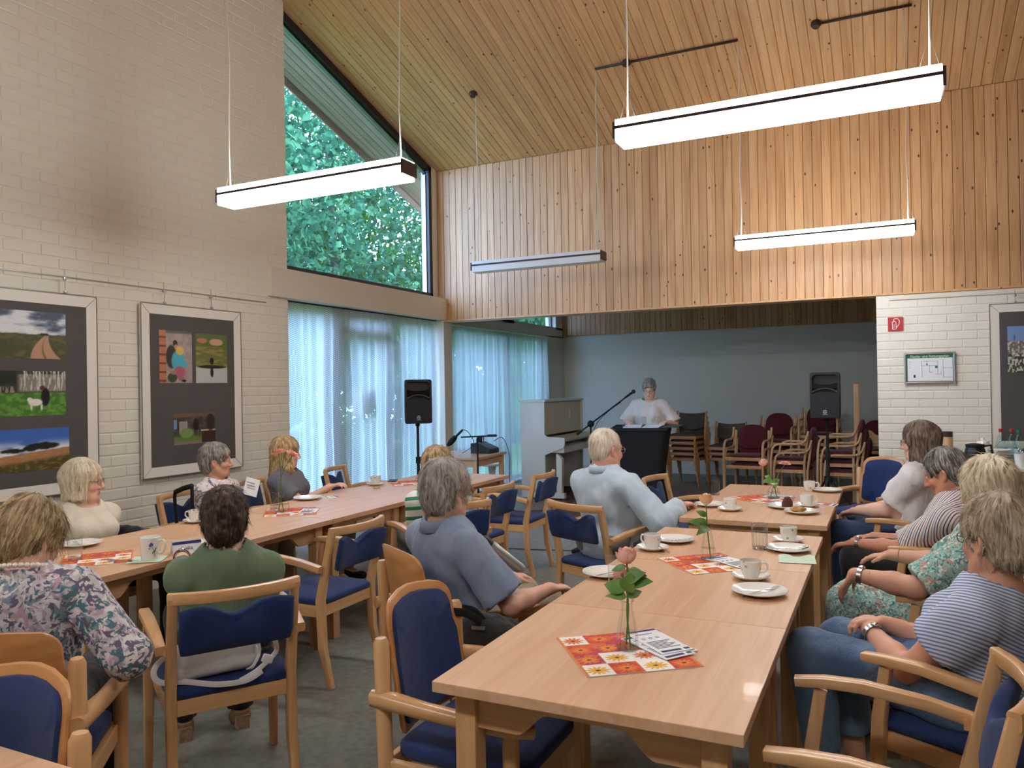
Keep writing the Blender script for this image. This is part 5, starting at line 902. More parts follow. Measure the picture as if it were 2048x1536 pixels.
class Shape:
    def __init__(s, R=None, o=(0, 0, 0), sc=1.): s.P = []; s.fr(R, o, sc)
    def fr(s, R=None, o=(0, 0, 0), sc=1.): s.R = np.eye(3) if R is None else np.array(R); s.o = np.array(o, float); s.sc = sc; return s
    def w(s, p): return s.R@(np.array(p, float)*s.sc)+s.o
    def cone(s, a, b, ra, rb, k=.03, op='u', flat=None):
        a, b = s.w(a), s.w(b); ra, rb = ra*s.sc, rb*s.sc; ba = b-a; L2 = max(ba@ba, 1e-9); fd = None
        if flat is not None: fd = s.R@np.array(flat[0], float); fd /= np.linalg.norm(fd); ff = flat[1]-1
        def f(X, Y, Z):
            x, y, z = X-a[0], Y-a[1], Z-a[2]; t = np.clip((x*ba[0]+y*ba[1]+z*ba[2])/L2, 0, 1); x, y, z = x-t*ba[0], y-t*ba[1], z-t*ba[2]
            if fd is not None: q = (x*fd[0]+y*fd[1]+z*fd[2])*ff; x, y, z = x+q*fd[0], y+q*fd[1], z+q*fd[2]
            return np.sqrt(x*x+y*y+z*z)-(ra+(rb-ra)*t)
        r = max(ra, rb); s.P.append((f, np.minimum(a, b)-r, np.maximum(a, b)+r, k*s.sc, op)); return s
    def ell(s, c, r, k=.03, op='u', rot=None):
        c = s.w(c); r = np.array(r, float)*s.sc; R = s.R if rot is None else s.R@np.array(Euler(rot).to_matrix())
        def f(X, Y, Z):
            x, y, z = X-c[0], Y-c[1], Z-c[2]; u, v, w = [(R[0, i]*x+R[1, i]*y+R[2, i]*z)/r[i] for i in range(3)]; k0 = np.sqrt(u*u+v*v+w*w); k1 = np.sqrt((u/r[0])**2+(v/r[1])**2+(w/r[2])**2)+1e-9; return k0*(k0-1)/k1
        m = r.max(); s.P.append((f, c-m, c+m, k*s.sc, op)); return s
    def cut(s, p, n, k=.004):
        """remove everything on the side n points to"""
        p = s.w(p); n = s.R@np.array(n, float); n = n/np.linalg.norm(n); s.P.append((lambda X, Y, Z: -((X-p[0])*n[0]+(Y-p[1])*n[1]+(Z-p[2])*n[2]), None, None, k*s.sc, 's')); return s
    def cutcyl(s, p, n, rad, k=.004):
        """remove what lies beyond p along n, only inside radius rad around the axis"""
        p = s.w(p); n = s.R@np.array(n, float); n = n/np.linalg.norm(n)
        def f(X, Y, Z):
            x, y, z = X-p[0], Y-p[1], Z-p[2]; h = x*n[0]+y*n[1]+z*n[2]; q = np.sqrt(np.maximum(x*x+y*y+z*z-h*h, 0)); return np.maximum(-h, np.maximum(q-rad, h-.3))
        s.P.append((f, p-.35-rad, p+.35+rad, k, 's')); return s
    def bounds(s):
        lo = np.min([p[1] for p in s.P if p[1] is not None and p[4] == 'u'], 0); hi = np.max([p[2] for p in s.P if p[2] is not None and p[4] == 'u'], 0); return lo-.03, hi+.03
    def mesh(s, vs, box=None, disp=None, grow=0., exclude=()):
        lo, hi = s.bounds() if box is None else (np.array(box[0]), np.array(box[1])); n = np.ceil((hi-lo)/vs).astype(int)+1; ax = [(lo[i]+vs*np.arange(n[i])).astype(np.float32) for i in range(3)]; D = np.full(n, .4, np.float32)
        for f, a, b, k, op in s.P:
            pad = k+3*vs+grow; i0 = np.zeros(3, int) if a is None else np.clip(np.floor((a-pad-lo)/vs).astype(int), 0, n); i1 = n if a is None else np.clip(np.ceil((b+pad-lo)/vs).astype(int)+1, 0, n)
            if (i1 <= i0).any(): continue
            sl = tuple(slice(p, q) for p, q in zip(i0, i1)); d = f(ax[0][sl[0]][:, None, None], ax[1][sl[1]][None, :, None], ax[2][sl[2]][None, None, :]).astype(np.float32); c = D[sl]
            if op == 'u': h = np.clip(.5+.5*(c-d)/max(k, 1e-5), 0, 1); D[sl] = c+(d-c)*h-k*h*(1-h)
            else: d = -d; h = np.clip(.5-.5*(c-d)/max(k, 1e-5), 0, 1); D[sl] = c+(d-c)*h+k*h*(1-h)
        D -= grow
        if disp is not None:
            m = np.argwhere(np.abs(D) < 4*vs+.02); P = np.stack([ax[i][m[:, i]] for i in range(3)], 1); D[tuple(m.T)] -= disp(P).astype(np.float32)
        for i in range(3):
            sl = [slice(None)]*3
            if box is None: sl[i] = 0; D[tuple(sl)] = .4; sl[i] = -1; D[tuple(sl)] = .4
        return nets(D, lo, vs, exclude)
def nets(D, lo, vs, exclude=()):
    I = D < 0; C = np.zeros([d-1 for d in D.shape], np.int8)
    for dx in (0, 1):
        for dy in (0, 1):
            for dz in (0, 1): C += I[dx:D.shape[0]-1+dx, dy:D.shape[1]-1+dy, dz:D.shape[2]-1+dz]
    act = np.argwhere((C > 0) & (C < 8))
    if len(act) == 0: return np.zeros((0, 3)), np.zeros((0, 4), int)
    idx = -np.ones(C.shape, np.int32); idx[tuple(act.T)] = np.arange(len(act)); S_ = np.zeros((len(act), 3)); N_ = np.zeros(len(act)); corners = [(a, b, c) for a in (0, 1) for b in (0, 1) for c in (0, 1)]
    val = {c: D[act[:, 0]+c[0], act[:, 1]+c[1], act[:, 2]+c[2]] for c in corners}
    for c in corners:
        for i in range(3):
            if c[i] == 0:
                e = tuple(1 if j == i else c[j] for j in range(3)); a, b = val[c], val[e]; m = (a < 0) != (b < 0); t = np.where(m, a/np.where(m, a-b, 1), 0); p = np.array(c, float)[None]+np.eye(3)[i][None]*t[:, None]; S_ += p*m[:, None]; N_ += m
    V = lo+vs*(act+S_/N_[:, None]); F = []
    for i in range(3):
        j, k = (i+1) % 3, (i+2) % 3; sl0 = [slice(None)]*3; sl1 = [slice(None)]*3; sl0[i] = slice(0, -1); sl1[i] = slice(1, None)
        for a_ in (j, k): sl0[a_] = slice(1, -1); sl1[a_] = slice(1, -1)
        A, B = I[tuple(sl0)], I[tuple(sl1)]; e = np.argwhere(A != B)
        if len(e) == 0: continue
        inside = A[tuple(e.T)]; b0 = e.copy(); b0[:, j] += 1; b0[:, k] += 1
        def cell(dj, dk): q = b0.copy(); q[:, j] += dj; q[:, k] += dk; return idx[q[:, 0], q[:, 1], q[:, 2]]
        f = np.stack([cell(-1, -1), cell(0, -1), cell(0, 0), cell(-1, 0)], 1); f[~inside] = f[~inside][:, ::-1]; F.append(f)
    F = np.concatenate(F); F = F[(F >= 0).all(1)]
    for elo, ehi in exclude:
        c = V[F].mean(1); F = F[~((c > elo) & (c < ehi)).all(1)]
    return V, F
def join(parts):
    V, F, o = [], [], 0
    for v, f in parts: V.append(v); F.append(f+o); o += len(v)
    return np.concatenate(V), np.concatenate(F)
def unit(v): v = np.array(v, float); return v/max(np.linalg.norm(v), 1e-9)
def ik(a, c, l1, l2, pole):
    a, c = np.array(a, float), np.array(c, float); d = c-a; L = np.linalg.norm(d)
    if L > (l1+l2)*.995: c = a+d/L*(l1+l2)*.995; d = c-a; L = np.linalg.norm(d)
    x = (l1*l1-l2*l2+L*L)/(2*L); h = math.sqrt(max(l1*l1-x*x, 1e-6)); u = d/L; p = np.array(pole, float); p = unit(p-u*(p@u)); return a+u*x+p*h, c
def rotm(yaw, pitch, roll=0): return np.array(Euler((math.radians(pitch), math.radians(roll), math.radians(yaw)), 'XYZ').to_matrix())
SKIN = _attr('skin', .52); EYEW, IRIS, BROW = mat('eye_white', lin(232, 226, 218), .2), mat('iris', lin(84, 96, 104), .2), {}
def hairmat(name, c1, c2, sc=1.):
    N = NT(name); a = N.n('Attribute', attribute_name='flow'); v = N.n('Mapping', i_Vector=a.outputs['Vector'], i_Scale=(1, 1, .16)); f = N.noise(v.outputs[0], 150*sc, 3, .6, .4); g = N.noise(N.coord((1, 1, 1), False), 16., 2); f = N.math('ADD', N.math('MULTIPLY', f, .75), N.math('MULTIPLY', g, .28)); c = N.ramp(f, [(.38, tuple(x*.6 for x in c1)), (.46, c1), (.55, tuple((p+q)/2 for p, q in zip(c1, c2))), (.64, c2)]); N.l(c, N.b.inputs['Base Color']); N.b.inputs['Roughness'].default_value = .5; N.b.inputs['Specular IOR Level'].default_value = .3; N.bump(f, .8, .006); return N.m
def hand(S, wr, d, n, side, s, curl=30, spread=1.):
    """d: pointing direction, n: back of the hand, side: +1 when the thumb lies along d x n"""
    d = unit(d); n = unit(np.array(n)-d*(np.array(n)@d)); ac = np.cross(d, n)*side
    S.cone(wr, wr+d*.03*s, .025*s, .027*s, .02, flat=(n, 1.5)); S.cone(wr+d*.03*s, wr+d*.078*s, .03*s, .034*s, .012, flat=(n, 2.3))
    for q, (o, L) in enumerate(((.030, .066), (.010, .076), (-.010, .07), (-.029, .055))):
        p = wr+d*(.088-.006*abs(q-1))*s+ac*o*s*spread; a = math.radians(curl*.5); L = L*s
        for seg, (fr, r0, r1) in enumerate(((.42, .0095, .0088), (.32, .0088, .008), (.26, .008, .0068))):
            e = p+(d*math.cos(a)-n*math.sin(a))*L*fr; S.cone(p, e, r0*s, r1*s, .006); p = e; a += math.radians(curl)
    p = wr+d*.028*s+ac*.024*s; m = p+(d*.65+ac*.7-n*.25)*.036*s; S.cone(p, m, .013*s, .0105*s, .012); S.cone(m, m+(d*.95+ac*.15-n*.3)*.032*s, .0105*s, .008*s, .006)
def headshape(S, fem, p):
    S.ell((0, -.012, .034), (.074, .094, .088), .02); S.ell((0, .02, -.03), (.062, .072, .085), .03); S.ell((0, .03, -.075), (.05, .052, .04), .025); S.ell((0, .068, -.098), (.022, .018, .017), .025)
    for q in (-1, 1):
        S.ell((q*.042, .058, -.03), (.026, .024, .024), .02); S.cone((q*.012, .083, .026), (q*.045, .068, .024), .011, .009, .02); S.ell((q*.032, .1, .006), (.017, .018, .011), .014, 's'); S.cone((q*.055, -.002, -.05), (q*.035, .05, -.095), .02, .018, .03)
        S.ell((q*.0785, -.012, -.008), (.0085, .019, .031), .006, rot=(math.radians(14), 0, q*.45)); S.ell((q*.086, -.006, -.004), (.006, .010, .016), .006, 's'); S.ell((q*.076, -.004, -.032), (.007, .009, .011), .006); S.cone((q*.02, .084, .013), (q*.043, .074, .011), .006, .005, .006)
    nl = p.get('nose', 1.); S.cone((0, .09, .018), (0, .09+.021*nl, -.03), .0085, .0115, .010); S.ell((0, .09+.018*nl, -.033), (.013, .013, .011), .010)
    for q in (-1, 1): S.ell((q*.0135, .094, -.036), (.0085, .011, .008), .007)
    S.cone((-.017, .083, -.064), (.017, .083, -.064), .0075, .0075, .008); S.ell((0, .0885, -.062), (.016, .009, .0055), .006); S.ell((0, .0865, -.073), (.015, .009, .0065), .006); S.ell((0, .099, -.0675), (.022, .012, .0016), .003, 's')
def person(name, label, spec):
    """one person; spec in local metres: origin on the floor under the hips, facing +y"""
    g = spec.get; s = g('s', .94); fem = g('fem', True); t = thing('person', label, 'person', (*g('pos'), 0), R_(g('head')-90)); hz = g('hz', .455+.078*s); up = np.array([0, -math.sin(R_(g('lean', 8))), math.cos(R_(g('lean', 8)))]); fw_ = np.array([0, up[2], -up[1]])
    hd = .235*s*1.03; top = g('top'); hp = g('pitch', 0); H = np.array([0, 0, hz]); nk = g('nk', .02); tl = (top-hz-.285*s+nk)/up[2]; N = H+up*tl; sw = g('sw', .163 if fem else .185)*s; fat = g('fat', 1.)
    Rh = rotm(g('yaw', 0), hp, g('roll', 0)); HC = N+np.array([0, .012+g('hf', 0), .165*s-nk]); bodyS = Shape(); W = H+up*tl*.38; C = H+up*tl*.68
    sh = {q: N-up*.075*s+np.array([q*sw, 0, 0])+fw_*g('shf', .0) for q in (-1, 1)}; ul, fl = .285*s, .25*s; arms = {}
    for q in (-1, 1):
        wr = np.array(g('wr')[0 if q < 0 else 1], float); el, wr = ik(sh[q], wr, ul, fl, (q*(g('out', .6)[q > 0] if isinstance(g('out', .6), tuple) else g('out', .6)), -.5, -.6)); arms[q] = (sh[q], el, wr)
    legs = {}
    for q in (-1, 1):
        kn, an = g('legs', {}).get(q, ((q*.115, .41*s, hz-.0), (q*.12, .40*s, .085))); legs[q] = (np.array([q*.085*s, .0, hz]), np.array(kn, float), np.array(an, float))
    # the body itself
    def torso(S, e):
        S.ell(H+np.array([0, -.01, .01]), (.165*s*fat+e, .125*s*fat+e, .12*s+e), .05); S.ell(W+fw_*.02*fat, (.135*s*fat+e, .10*s*fat+e, .14*s+e), .06); S.ell(C, (.152*s*(1+.5*(fat-1))+e, .108*s+e, .17*s+e), .06)
        S.cone(sh[-1]*.9+N*.1-up*.01, sh[1]*.9+N*.1-up*.01, .058*s+e, .058*s+e, .05); S.cone(N-up*.06, N+up*.0, .085*s+e, .058*s+e, .04, flat=((0, 1, 0), 1.12))
        if fem:
            for q in (-1, 1): S.ell(C+fw_*.095*s-up*g('bust', .03)+np.array([q*.068*s, 0, 0]), (.066*s+e, .058*s+e, .064*s+e), .04)
        if g('belly'): S.ell(W+fw_*g('belly')-up*.03, (.135*s*fat+e, .09*s*fat+e, .12*s+e), .07)
    sit = hz < .7
    def press(S):
        if sit: S.cutcyl((0, -.02, .457), (0, 0, -1), .27)
    torso(bodyS, -.012); bodyS.cone(N-up*.03, HC+Rh@np.array([0, -.02, -.06])*s, .056*s*(1 if fem else 1.1), .053*s*(1 if fem else 1.15)*g('nw', 1), .03)
    for q in (-1, 1):
        a, e_, w_ = arms[q]; ar = g('arm', 1.); bodyS.cone(a, a+(e_-a)*.5, .05*s*ar, .046*s*ar, .03); bodyS.cone(a+(e_-a)*.5, e_, .046*s*ar, .037*s*ar, .02); bodyS.cone(e_, e_+(w_-e_)*.35, .038*s*ar, .039*s*ar, .02); bodyS.cone(e_+(w_-e_)*.35, w_, .039*s*ar, .026*s, .02)
        h_, k_, n_ = legs[q]; bodyS.cone(h_, k_, .08*s, .056*s, .04); bodyS.cone(k_, k_*.65+n_*.35, .054*s, .055*s, .02); bodyS.cone(k_*.65+n_*.35, n_, .055*s, .034*s, .02); bodyS.cone(n_, n_+np.array([q*.015, .11*s, -.045]), .035*s, .024*s, .02)
    fine = []; hs = g('hands', {}); 
    for q in (-1, 1):
        a, e_, w_ = arms[q]; dd = unit(w_-e_); o = hs.get(q, {}); hand(bodyS, w_, o.get('d', dd*.8+np.array([0, .2, -.2])), o.get('n', (0, .1, 1)), o.get('side', -q), s*(1 if not fem else .93), o.get('curl', 28)); fine.append((w_-.02 if False else w_+unit(o.get('d', dd))*.08-.115, w_+unit(o.get('d', dd))*.08+.115))
    press(bodyS); bodyS.fr(Rh, HC, s); headshape(bodyS, fem, spec); bodyS.fr()
    hb = (HC-np.array([.14, .15, .155])*s, HC+np.array([.14, .15, .15])*s)
    parts = [bodyS.mesh(.0125, exclude=[(a+.006, b-.006) for a, b in fine+[hb]]), bodyS.mesh(.0045 if g('near') else .0055, hb)]+[bodyS.mesh(.0045, b) for b in fine]
    V, F = join(parts); o = pydata('body', V, F, SKIN, t, True); sk = np.array(lin(*g('skin', (234, 188, 164)))); col = np.tile(sk, (len(V), 1)); q_ = ((V-HC)@Rh)/s
    def tint(c, r, colr, amt):
        w = np.clip(1.3-np.sqrt((((q_-np.array(c))/np.array(r))**2).sum(1)), 0, 1)[:, None]*amt; col[:] = col*(1-w)+np.array(lin(*colr))*w
    tint((0, .09, -.067), (.02, .02, .010), (196, 110, 104), .8)
    for x in (-.045, .045): tint((x, .07, -.03), (.03, .03, .028), (222, 140, 120), .35)
    tint((0, .11, -.032), (.016, .02, .014), (214, 134, 116), .4)
    if g('scalp'): pass
    at = o.data.color_attributes.new('col', 'FLOAT_COLOR', 'POINT'); at.data.foreach_set('color', np.concatenate([col*(.97+.06*(noise3(V.astype(np.float32), 40.)+.5))[:, None], np.ones((len(V), 1))], 1).astype(np.float32).ravel())
    Mh = Matrix.Translation(HC) @ Matrix(Rh).to_4x4() @ Matrix.Scale(s, 4)
    if g('face', True):
        for q in (-1, 1):
            e = MB().ball(Mh @ Vector((q*.0315, .0765, .006)), .0118*s, (1, 1, 1), 12, 8).build('eye', EYEW, t, smooth=180); MB().ball(Mh @ Vector((q*.0315, .0835, .0045)), .0056*s).build('iris', IRIS, e, smooth=180)
            MB().tube([Mh @ Vector((q*x, y, z)) for x, y, z in ((.014, .0925, .0255), (.03, .09, .03), (.047, .077, .025))], [.002*s, .0032*s, .0015*s], 6).build('eyebrow', g('hm'), t, smooth=180)
    if g('glasses'):
        gm = mat('spectacle_frame_'+name, lin(*g('glasses')), .35); gl_ = empty('glasses', parent=t)
        for q in (-1, 1):
            MB().tube([Mh @ Vector((q*.0325+.0235*math.cos(a), .104-.006*abs(math.cos(a)*q*.5+.5), .002+.0175*math.sin(a))) for a in np.linspace(0, 6.2832, 19)], .0016*s, 5).build('lens_rim', gm, gl_, smooth=60)
            MB().tube([Mh @ Vector((q*.056, .1, .008)), Mh @ Vector((q*.078, .03, .008)), Mh @ Vector((q*.083, -.01, .006))], .0017*s, 5).build('temple', gm, gl_, smooth=60)
        MB().tube([Mh @ Vector((-.009, .107, .005)), Mh @ Vector((0, .109, .008)), Mh @ Vector((.009, .107, .005))], .0016*s, 5).build('bridge', gm, gl_)
    # hair
    hrs = Shape(Rh, HC, s); g('hair')(hrs); hn = g('hnoise', (.004, .0)); cv = {}
    def hdisp(P):
        q = ((P-HC)@Rh)/s; az = np.arctan2(q[:, 0], q[:, 1]); rr = np.hypot(q[:, 0], q[:, 1]); u = np.stack([az*1.0, rr*6, q[:, 2]*5], 1).astype(np.float32); u[:, 0] += .35*noise3(P.astype(np.float32), 22.); return hn[0]*2.8*noise3(u, (9, 1, 1))+hn[0]*2.2*noise3(u, (23, 2, 2))+hn[1]*2.4*noise3(P.astype(np.float32), 55.)
    V, F = hrs.mesh(.005 if g('near') else .0056, disp=hdisp); ho = pydata('hair', V, F, g('hm'), t, True); hair_flow(ho, V, HC, Rh, s, g('strands', 900), g('hm'), t, g('slen', .045), g('curl', .0))
    # clothes
    for c in g('clothes'): c(locals())
    return t
def hair_flow(o, V, HC, Rh, s, n, m, parent, slen, curl):
    me = o.data; q = ((V-HC)@Rh)/s; crown = np.array([0, -.035, .13]); r = q-crown; az = np.arctan2(r[:, 0], r[:, 1]); d = np.linalg.norm(r, axis=1); fl = np.stack([np.cos(az)*.09, np.sin(az)*.09, d], 1).astype(np.float32)
    me.attributes.new('flow', 'FLOAT_VECTOR', 'POINT').data.foreach_set('vector', fl.ravel())
    nr = np.zeros(len(V)*3, np.float32); me.vertices.foreach_get('normal', nr); nr = nr.reshape(-1, 3); R = np.random.default_rng(len(V)); k = R.integers(0, len(V), n); p, nn = V[k], nr[k]; t = (r[k]+np.array([0, 0, -.06]))@Rh.T+R.normal(size=(n, 3))*(.012+curl); t -= nn*(t*nn).sum(1)[:, None]; t /= np.linalg.norm(t, axis=1)[:, None]+1e-9; b = np.cross(t, nn)
    L = slen*s*R.uniform(.5, 1.3, n)[:, None]; w = .0011*s; lift = R.uniform(.0, .004, n)[:, None]*s; rows = []; sw_ = R.normal(size=(n, 1))*.12
    for i, u in enumerate((0, .33, .66, 1.)):
        c = p+t*L*u+nn*(lift*(.3+u)+.0012-L*L*u*u/(.20*s))+b*L*sw_*u*u; rows.append(np.stack([c-b*w*(1.05-u), c+b*w*(1.05-u)], 1))
    P = np.stack(rows, 1).reshape(-1, 3); base = (np.arange(n)*8)[:, None]; F = np.concatenate([np.concatenate([base+2*i, base+2*i+1, base+2*i+3, base+2*i+2], 1) for i in range(3)]); so = pydata('loose_strands', P, F, m, parent, True); tag(so, kind='stuff')
    so.data.attributes.new('flow', 'FLOAT_VECTOR', 'POINT').data.foreach_set('vector', np.repeat(fl[k], 8, axis=0).ravel().astype(np.float32))
# hair cuts (head frame)
def facecut(S, y=.115, z=-.03, r=(.078, .07, .095), k=.012): S.ell((0, y, z), r, k, 's')
def earcut(S, r=.03):
    for q in (-1, 1): S.ell((q*.09, .0, -.016), (r, r, r*1.15), .01, 's')
def h_short(th=.018, back=-.075, ears=True, fringe=.07, vol=0.):
    def f(S):
        S.ell((0, -.016, .04), (.074+th*.85, .097+th, .088+th+vol), .02); S.ell((0, -.052, -.03), (.058+th*.6, .05+th*.8, .07), .035); facecut(S, .118, -.033, (.085, .075, .1+fringe-.07))
        if ears: earcut(S)
        S.cut((0, 0, back), (0, .25, -1), .012); S.ell((0, .06, -.09), (.085, .085, .07), .012, 's')
    return f
def h_bob(length=-.115, th=.022, fringe=.06, back=None, wide=0.):
    def f(S):
        S.ell((0, -.016, .04), (.078+th, .098+th, .09+th), .02)
        for q in (-1, 1): S.cone((q*(.068+wide*.5), -.012, .04), (q*(.074+wide), -.01, length), .034, .028, .03, flat=((1, 0, 0), 1.2)); S.cone((q*.062, .035, .05), (q*.078, .03, length+.01), .022, .016, .02)
        S.cone((0, -.06, .03), (0, -.06, length), .07, .062, .04); facecut(S, .12, -.035, (.066, .078, .09+fringe-.06)); S.ell((0, .055, -.13), (.058, .08, .1), .012, 's'); S.cut((0, 0, length), (0, .1, -1), .012)
    return f
def h_long(S):
    S.ell((0, -.016, .04), (.094, .115, .108), .02)
    for q in (-1, 1): S.cone((q*.068, -.02, .04), (q*.085, .0, -.12), .036, .034, .03); S.cone((q*.085, .0, -.12), (q*.085, .04, -.24), .034, .018, .03)
    S.cone((0, -.06, .03), (0, -.075, -.2), .07, .06, .04); facecut(S, .12, -.035, (.062, .078, .1)); S.ell((0, .06, -.15), (.055, .085, .13), .012, 's')
def h_thin(S):
    S.ell((0, -.018, .038), (.081, .1, .094), .01); S.ell((0, -.055, -.02), (.066, .052, .062), .03); facecut(S, .105, -.01, (.095, .085, .118)); earcut(S, .034); S.ell((0, .07, -.09), (.09, .1, .075), .012, 's'); S.cut((0, 0, -.066), (0, .25, -1), .01)
# clothes
def fabric(name, c1, c2=None, bump=.25, scale=5, rough=.85, fine=500):
    N = NT(name); v = N.coord((1, 1, 1)); N.b.inputs['Roughness'].default_value = rough; N.b.inputs['Sheen Weight'].default_value = .15; c = N.ramp(N.noise(v, 6., 3), [(.35, c1), (.65, c2 or tuple(x*.93 for x in c1))]); N.l(c, N.b.inputs['Base Color'])
    h = N.math('ADD', N.noise(N.coord((1, 1, .45)), scale*3., 3, .5, 1.4), N.math('MULTIPLY', N.noise(v, float(fine), 2), .05)); N.bump(h, bump, .02); return N.m
def pattern(name, base, cols, sc=22., th=.47, dist=1.2, bump=.2):
    N = NT(name); v = N.coord((1, 1, 1)); c = base; N.b.inputs['Roughness'].default_value = .85
    for i, col in enumerate(cols):
        f = N.noise(N.n('Mapping', i_Vector=v, i_Location=(i*3.7, i*1.9, i*5.1)).outputs[0], sc*(1+.25*i), 2, .5, dist); m = N.n('MapRange', i_Value=f); m.inputs[1].default_value = th+.09; m.inputs[2].default_value = th+.13; c = N.mix(m.outputs[0], c, col)
    N.l(c, N.b.inputs['Base Color']); N.bump(N.noise(v, 16., 3, .5, 1.2), bump, .02); return N.m
def stripes(name, base, bands, period, vec=(1, 0, 0), bump=.2):
    N = NT(name); sp = N.n('SeparateXYZ', i_0=N.coord((1, 1, 1), False)); d = N.math('ADD', N.math('ADD', N.math('MULTIPLY', sp.outputs[0], vec[0]), N.math('MULTIPLY', sp.outputs[1], vec[1])), N.math('MULTIPLY', sp.outputs[2], vec[2])); d = N.math('ADD', d, N.math('MULTIPLY', N.noise(N.coord((1, 1, 1), False), 5., 2), .008)); f = N.math('FRACT', N.math('DIVIDE', d, period)); c = base
    for lo, hi, col in bands: m = N.math('MULTIPLY', N.math('GREATER_THAN', f, lo), N.math('LESS_THAN', f, hi)); c = N.mix(m, c, col)
    N.l(c, N.b.inputs['Base Color']); N.b.inputs['Roughness'].default_value = .85; N.bump(N.noise(N.coord((1, 1, .5)), 14., 3, .5, 1.3), bump, .02); return N.m
def wrinkle(a, sc=(22, 22, 11), seed=0.):
    def f(P): w = P+np.float32(.03)*noise3(P, 9.)[:, None]; return a*2*noise3(w+np.float32(seed), sc)+a*noise3(w, (45, 45, 20))
    return f
def top(m, sleeve=.55, grow=.012, hem=-.09, neck=.074, nd=.0, name='shirt', wr=.004, loose=1.15, collar=None, vs=.0098):
    def f(c):
        S = Shape(); s, H, N, up, fw_, t, arms = (c[k] for k in ('s', 'H', 'N', 'up', 'fw_', 't', 'arms')); c['torso'](S, grow)
        for q in (-1, 1):
            a, e, w = arms[q]; L1 = np.linalg.norm(e-a); ar = c['g']('arm', 1.)
            if sleeve <= 1: b = a+(e-a)*sleeve; S.cone(a, b, (.056*s*ar+grow), (.050*s*ar*loose+grow), .022)
            else: b = e+(w-e)*(sleeve-1); S.cone(a, e, .056*s*ar+grow, .044*s*ar*loose+grow, .022); S.cone(e, b, .044*s*ar*loose+grow, .032*s*loose+grow, .02)
        for q in (-1, 1):
            a, e, w = arms[q]
            if sleeve <= 1: b = a+(e-a)*sleeve; S.cutcyl(b, e-a, .11)
            else: b = e+(w-e)*(sleeve-1); S.cutcyl(b, w-e, .08)
        S.ell(N+up*.035+fw_*(.012+nd*.4), (neck*s, (neck+nd)*s, .06*s+nd), .006, 's'); S.cut(H+np.array([0, 0, hem]), (0, 0, -1), .01); c['press'](S); V, F = S.mesh(vs, disp=wrinkle(wr)); pydata(name, V, F, m, t, True)
        if collar:
            ring = []
            for r_, z in ((.062, -.02), (.064, .026), (.068, .031), (.073, .026), (.084, -.012), (.08, -.014)):
                ring.append([Vector(N+up*(z*s+.012-.018*max(0, math.cos(a)))+s*r_*(np.array([math.sin(a)*1.05, 0, 0])+fw_*math.cos(a)*1.12)) for a in np.linspace(.22, 6.063, 30)])
            MB().rings(ring, caps=False, closed=False).build('collar', m, t, smooth=180)
    return f
def trousers(m, grow=.016, end=1.0, name='trousers', wr=.004, flare=1., cuts=True):
    def f(c):
        S = Shape(); s, H, t, legs, fat = (c[k] for k in ('s', 'H', 't', 'legs', 'fat')); S.ell(H+np.array([0, -.01, .01]), (.165*s*fat+grow, .125*s*fat+grow, .115*s+grow*.5), .05)
        for q in (-1, 1):
            h, k, n = legs[q]; b = k+(n-k)*end; S.cone(h, k, .088*s+grow, .06*s+grow, .05); S.cone(k, b, .059*s+grow, .045*s*flare+grow, .03)
        for q in (-1, 1):
            h, k, n = legs[q]; b = k+(n-k)*end; S.cutcyl(b, n-k, .1)
        c['press'](S)
        V, F = S.mesh(.0105, disp=wrinkle(wr, (20, 20, 20), 3.)); pydata(name, V, F, m, t, True)
    return f
def skirt(m, grow=.03, end=.75):
    def f(c):
        S = Shape(); s, H, t, legs, fat = (c[k] for k in ('s', 'H', 't', 'legs', 'fat')); S.ell(H+np.array([0, -.01, .02]), (.17*s*fat+grow, .13*s*fat+grow, .13*s), .06)
        for q in (-1, 1): h, k, n = legs[q]; S.cone(h, k, .09*s+grow, .07*s+grow, .12); S.cone(k, k+(n-k)*end, .068*s+grow, .075*s+grow, .1)
        k = (legs[1][1]+legs[-1][1])/2; h = (legs[1][0]+legs[-1][0])/2; S.cone(h, k, .09*s, .07*s, .1); b = k+((legs[1][2]+legs[-1][2])/2-k)*end; S.cone(k, b, .07*s, .07*s, .1); S.cut(b, (0, 0, -1), .01); c['press'](S)
        V, F = S.mesh(.009, disp=wrinkle(.006, (26, 26, 4), 5.)); pydata('skirt', V, F, m, t, True)
    return f
def shoes(m, heel=None):
    def f(c):
        s, t = c['s'], c['t']
        for q in (-1, 1):
            n = c['legs'][q][2]; S = Shape(); S.cone(n+np.array([0, -.025, -.045]), n+np.array([q*.015, .13, -.055]), .038*s, .034*s, .03); S.cone(n+np.array([0, -.02, .0]), n+np.array([0, 0, -.04]), .04*s, .042*s, .03); S.cut((n[0], n[1], .004), (0, 0, -1), .003); S.cut((n[0], n[1], n[2]+.01), (0, -.3, 1), .003); V, F = S.mesh(.008); o = pydata('shoe', V, F, m, t, True)
            if heel: MB().prism([(-.07, 0), (.11, 0), (.10, .012), (-.02, .05), (-.07, .06)], Tm(n[0], n[1], .001) @ YZ, .06, .006).build('wedge_sole', heel, o, smooth=0)
    return f
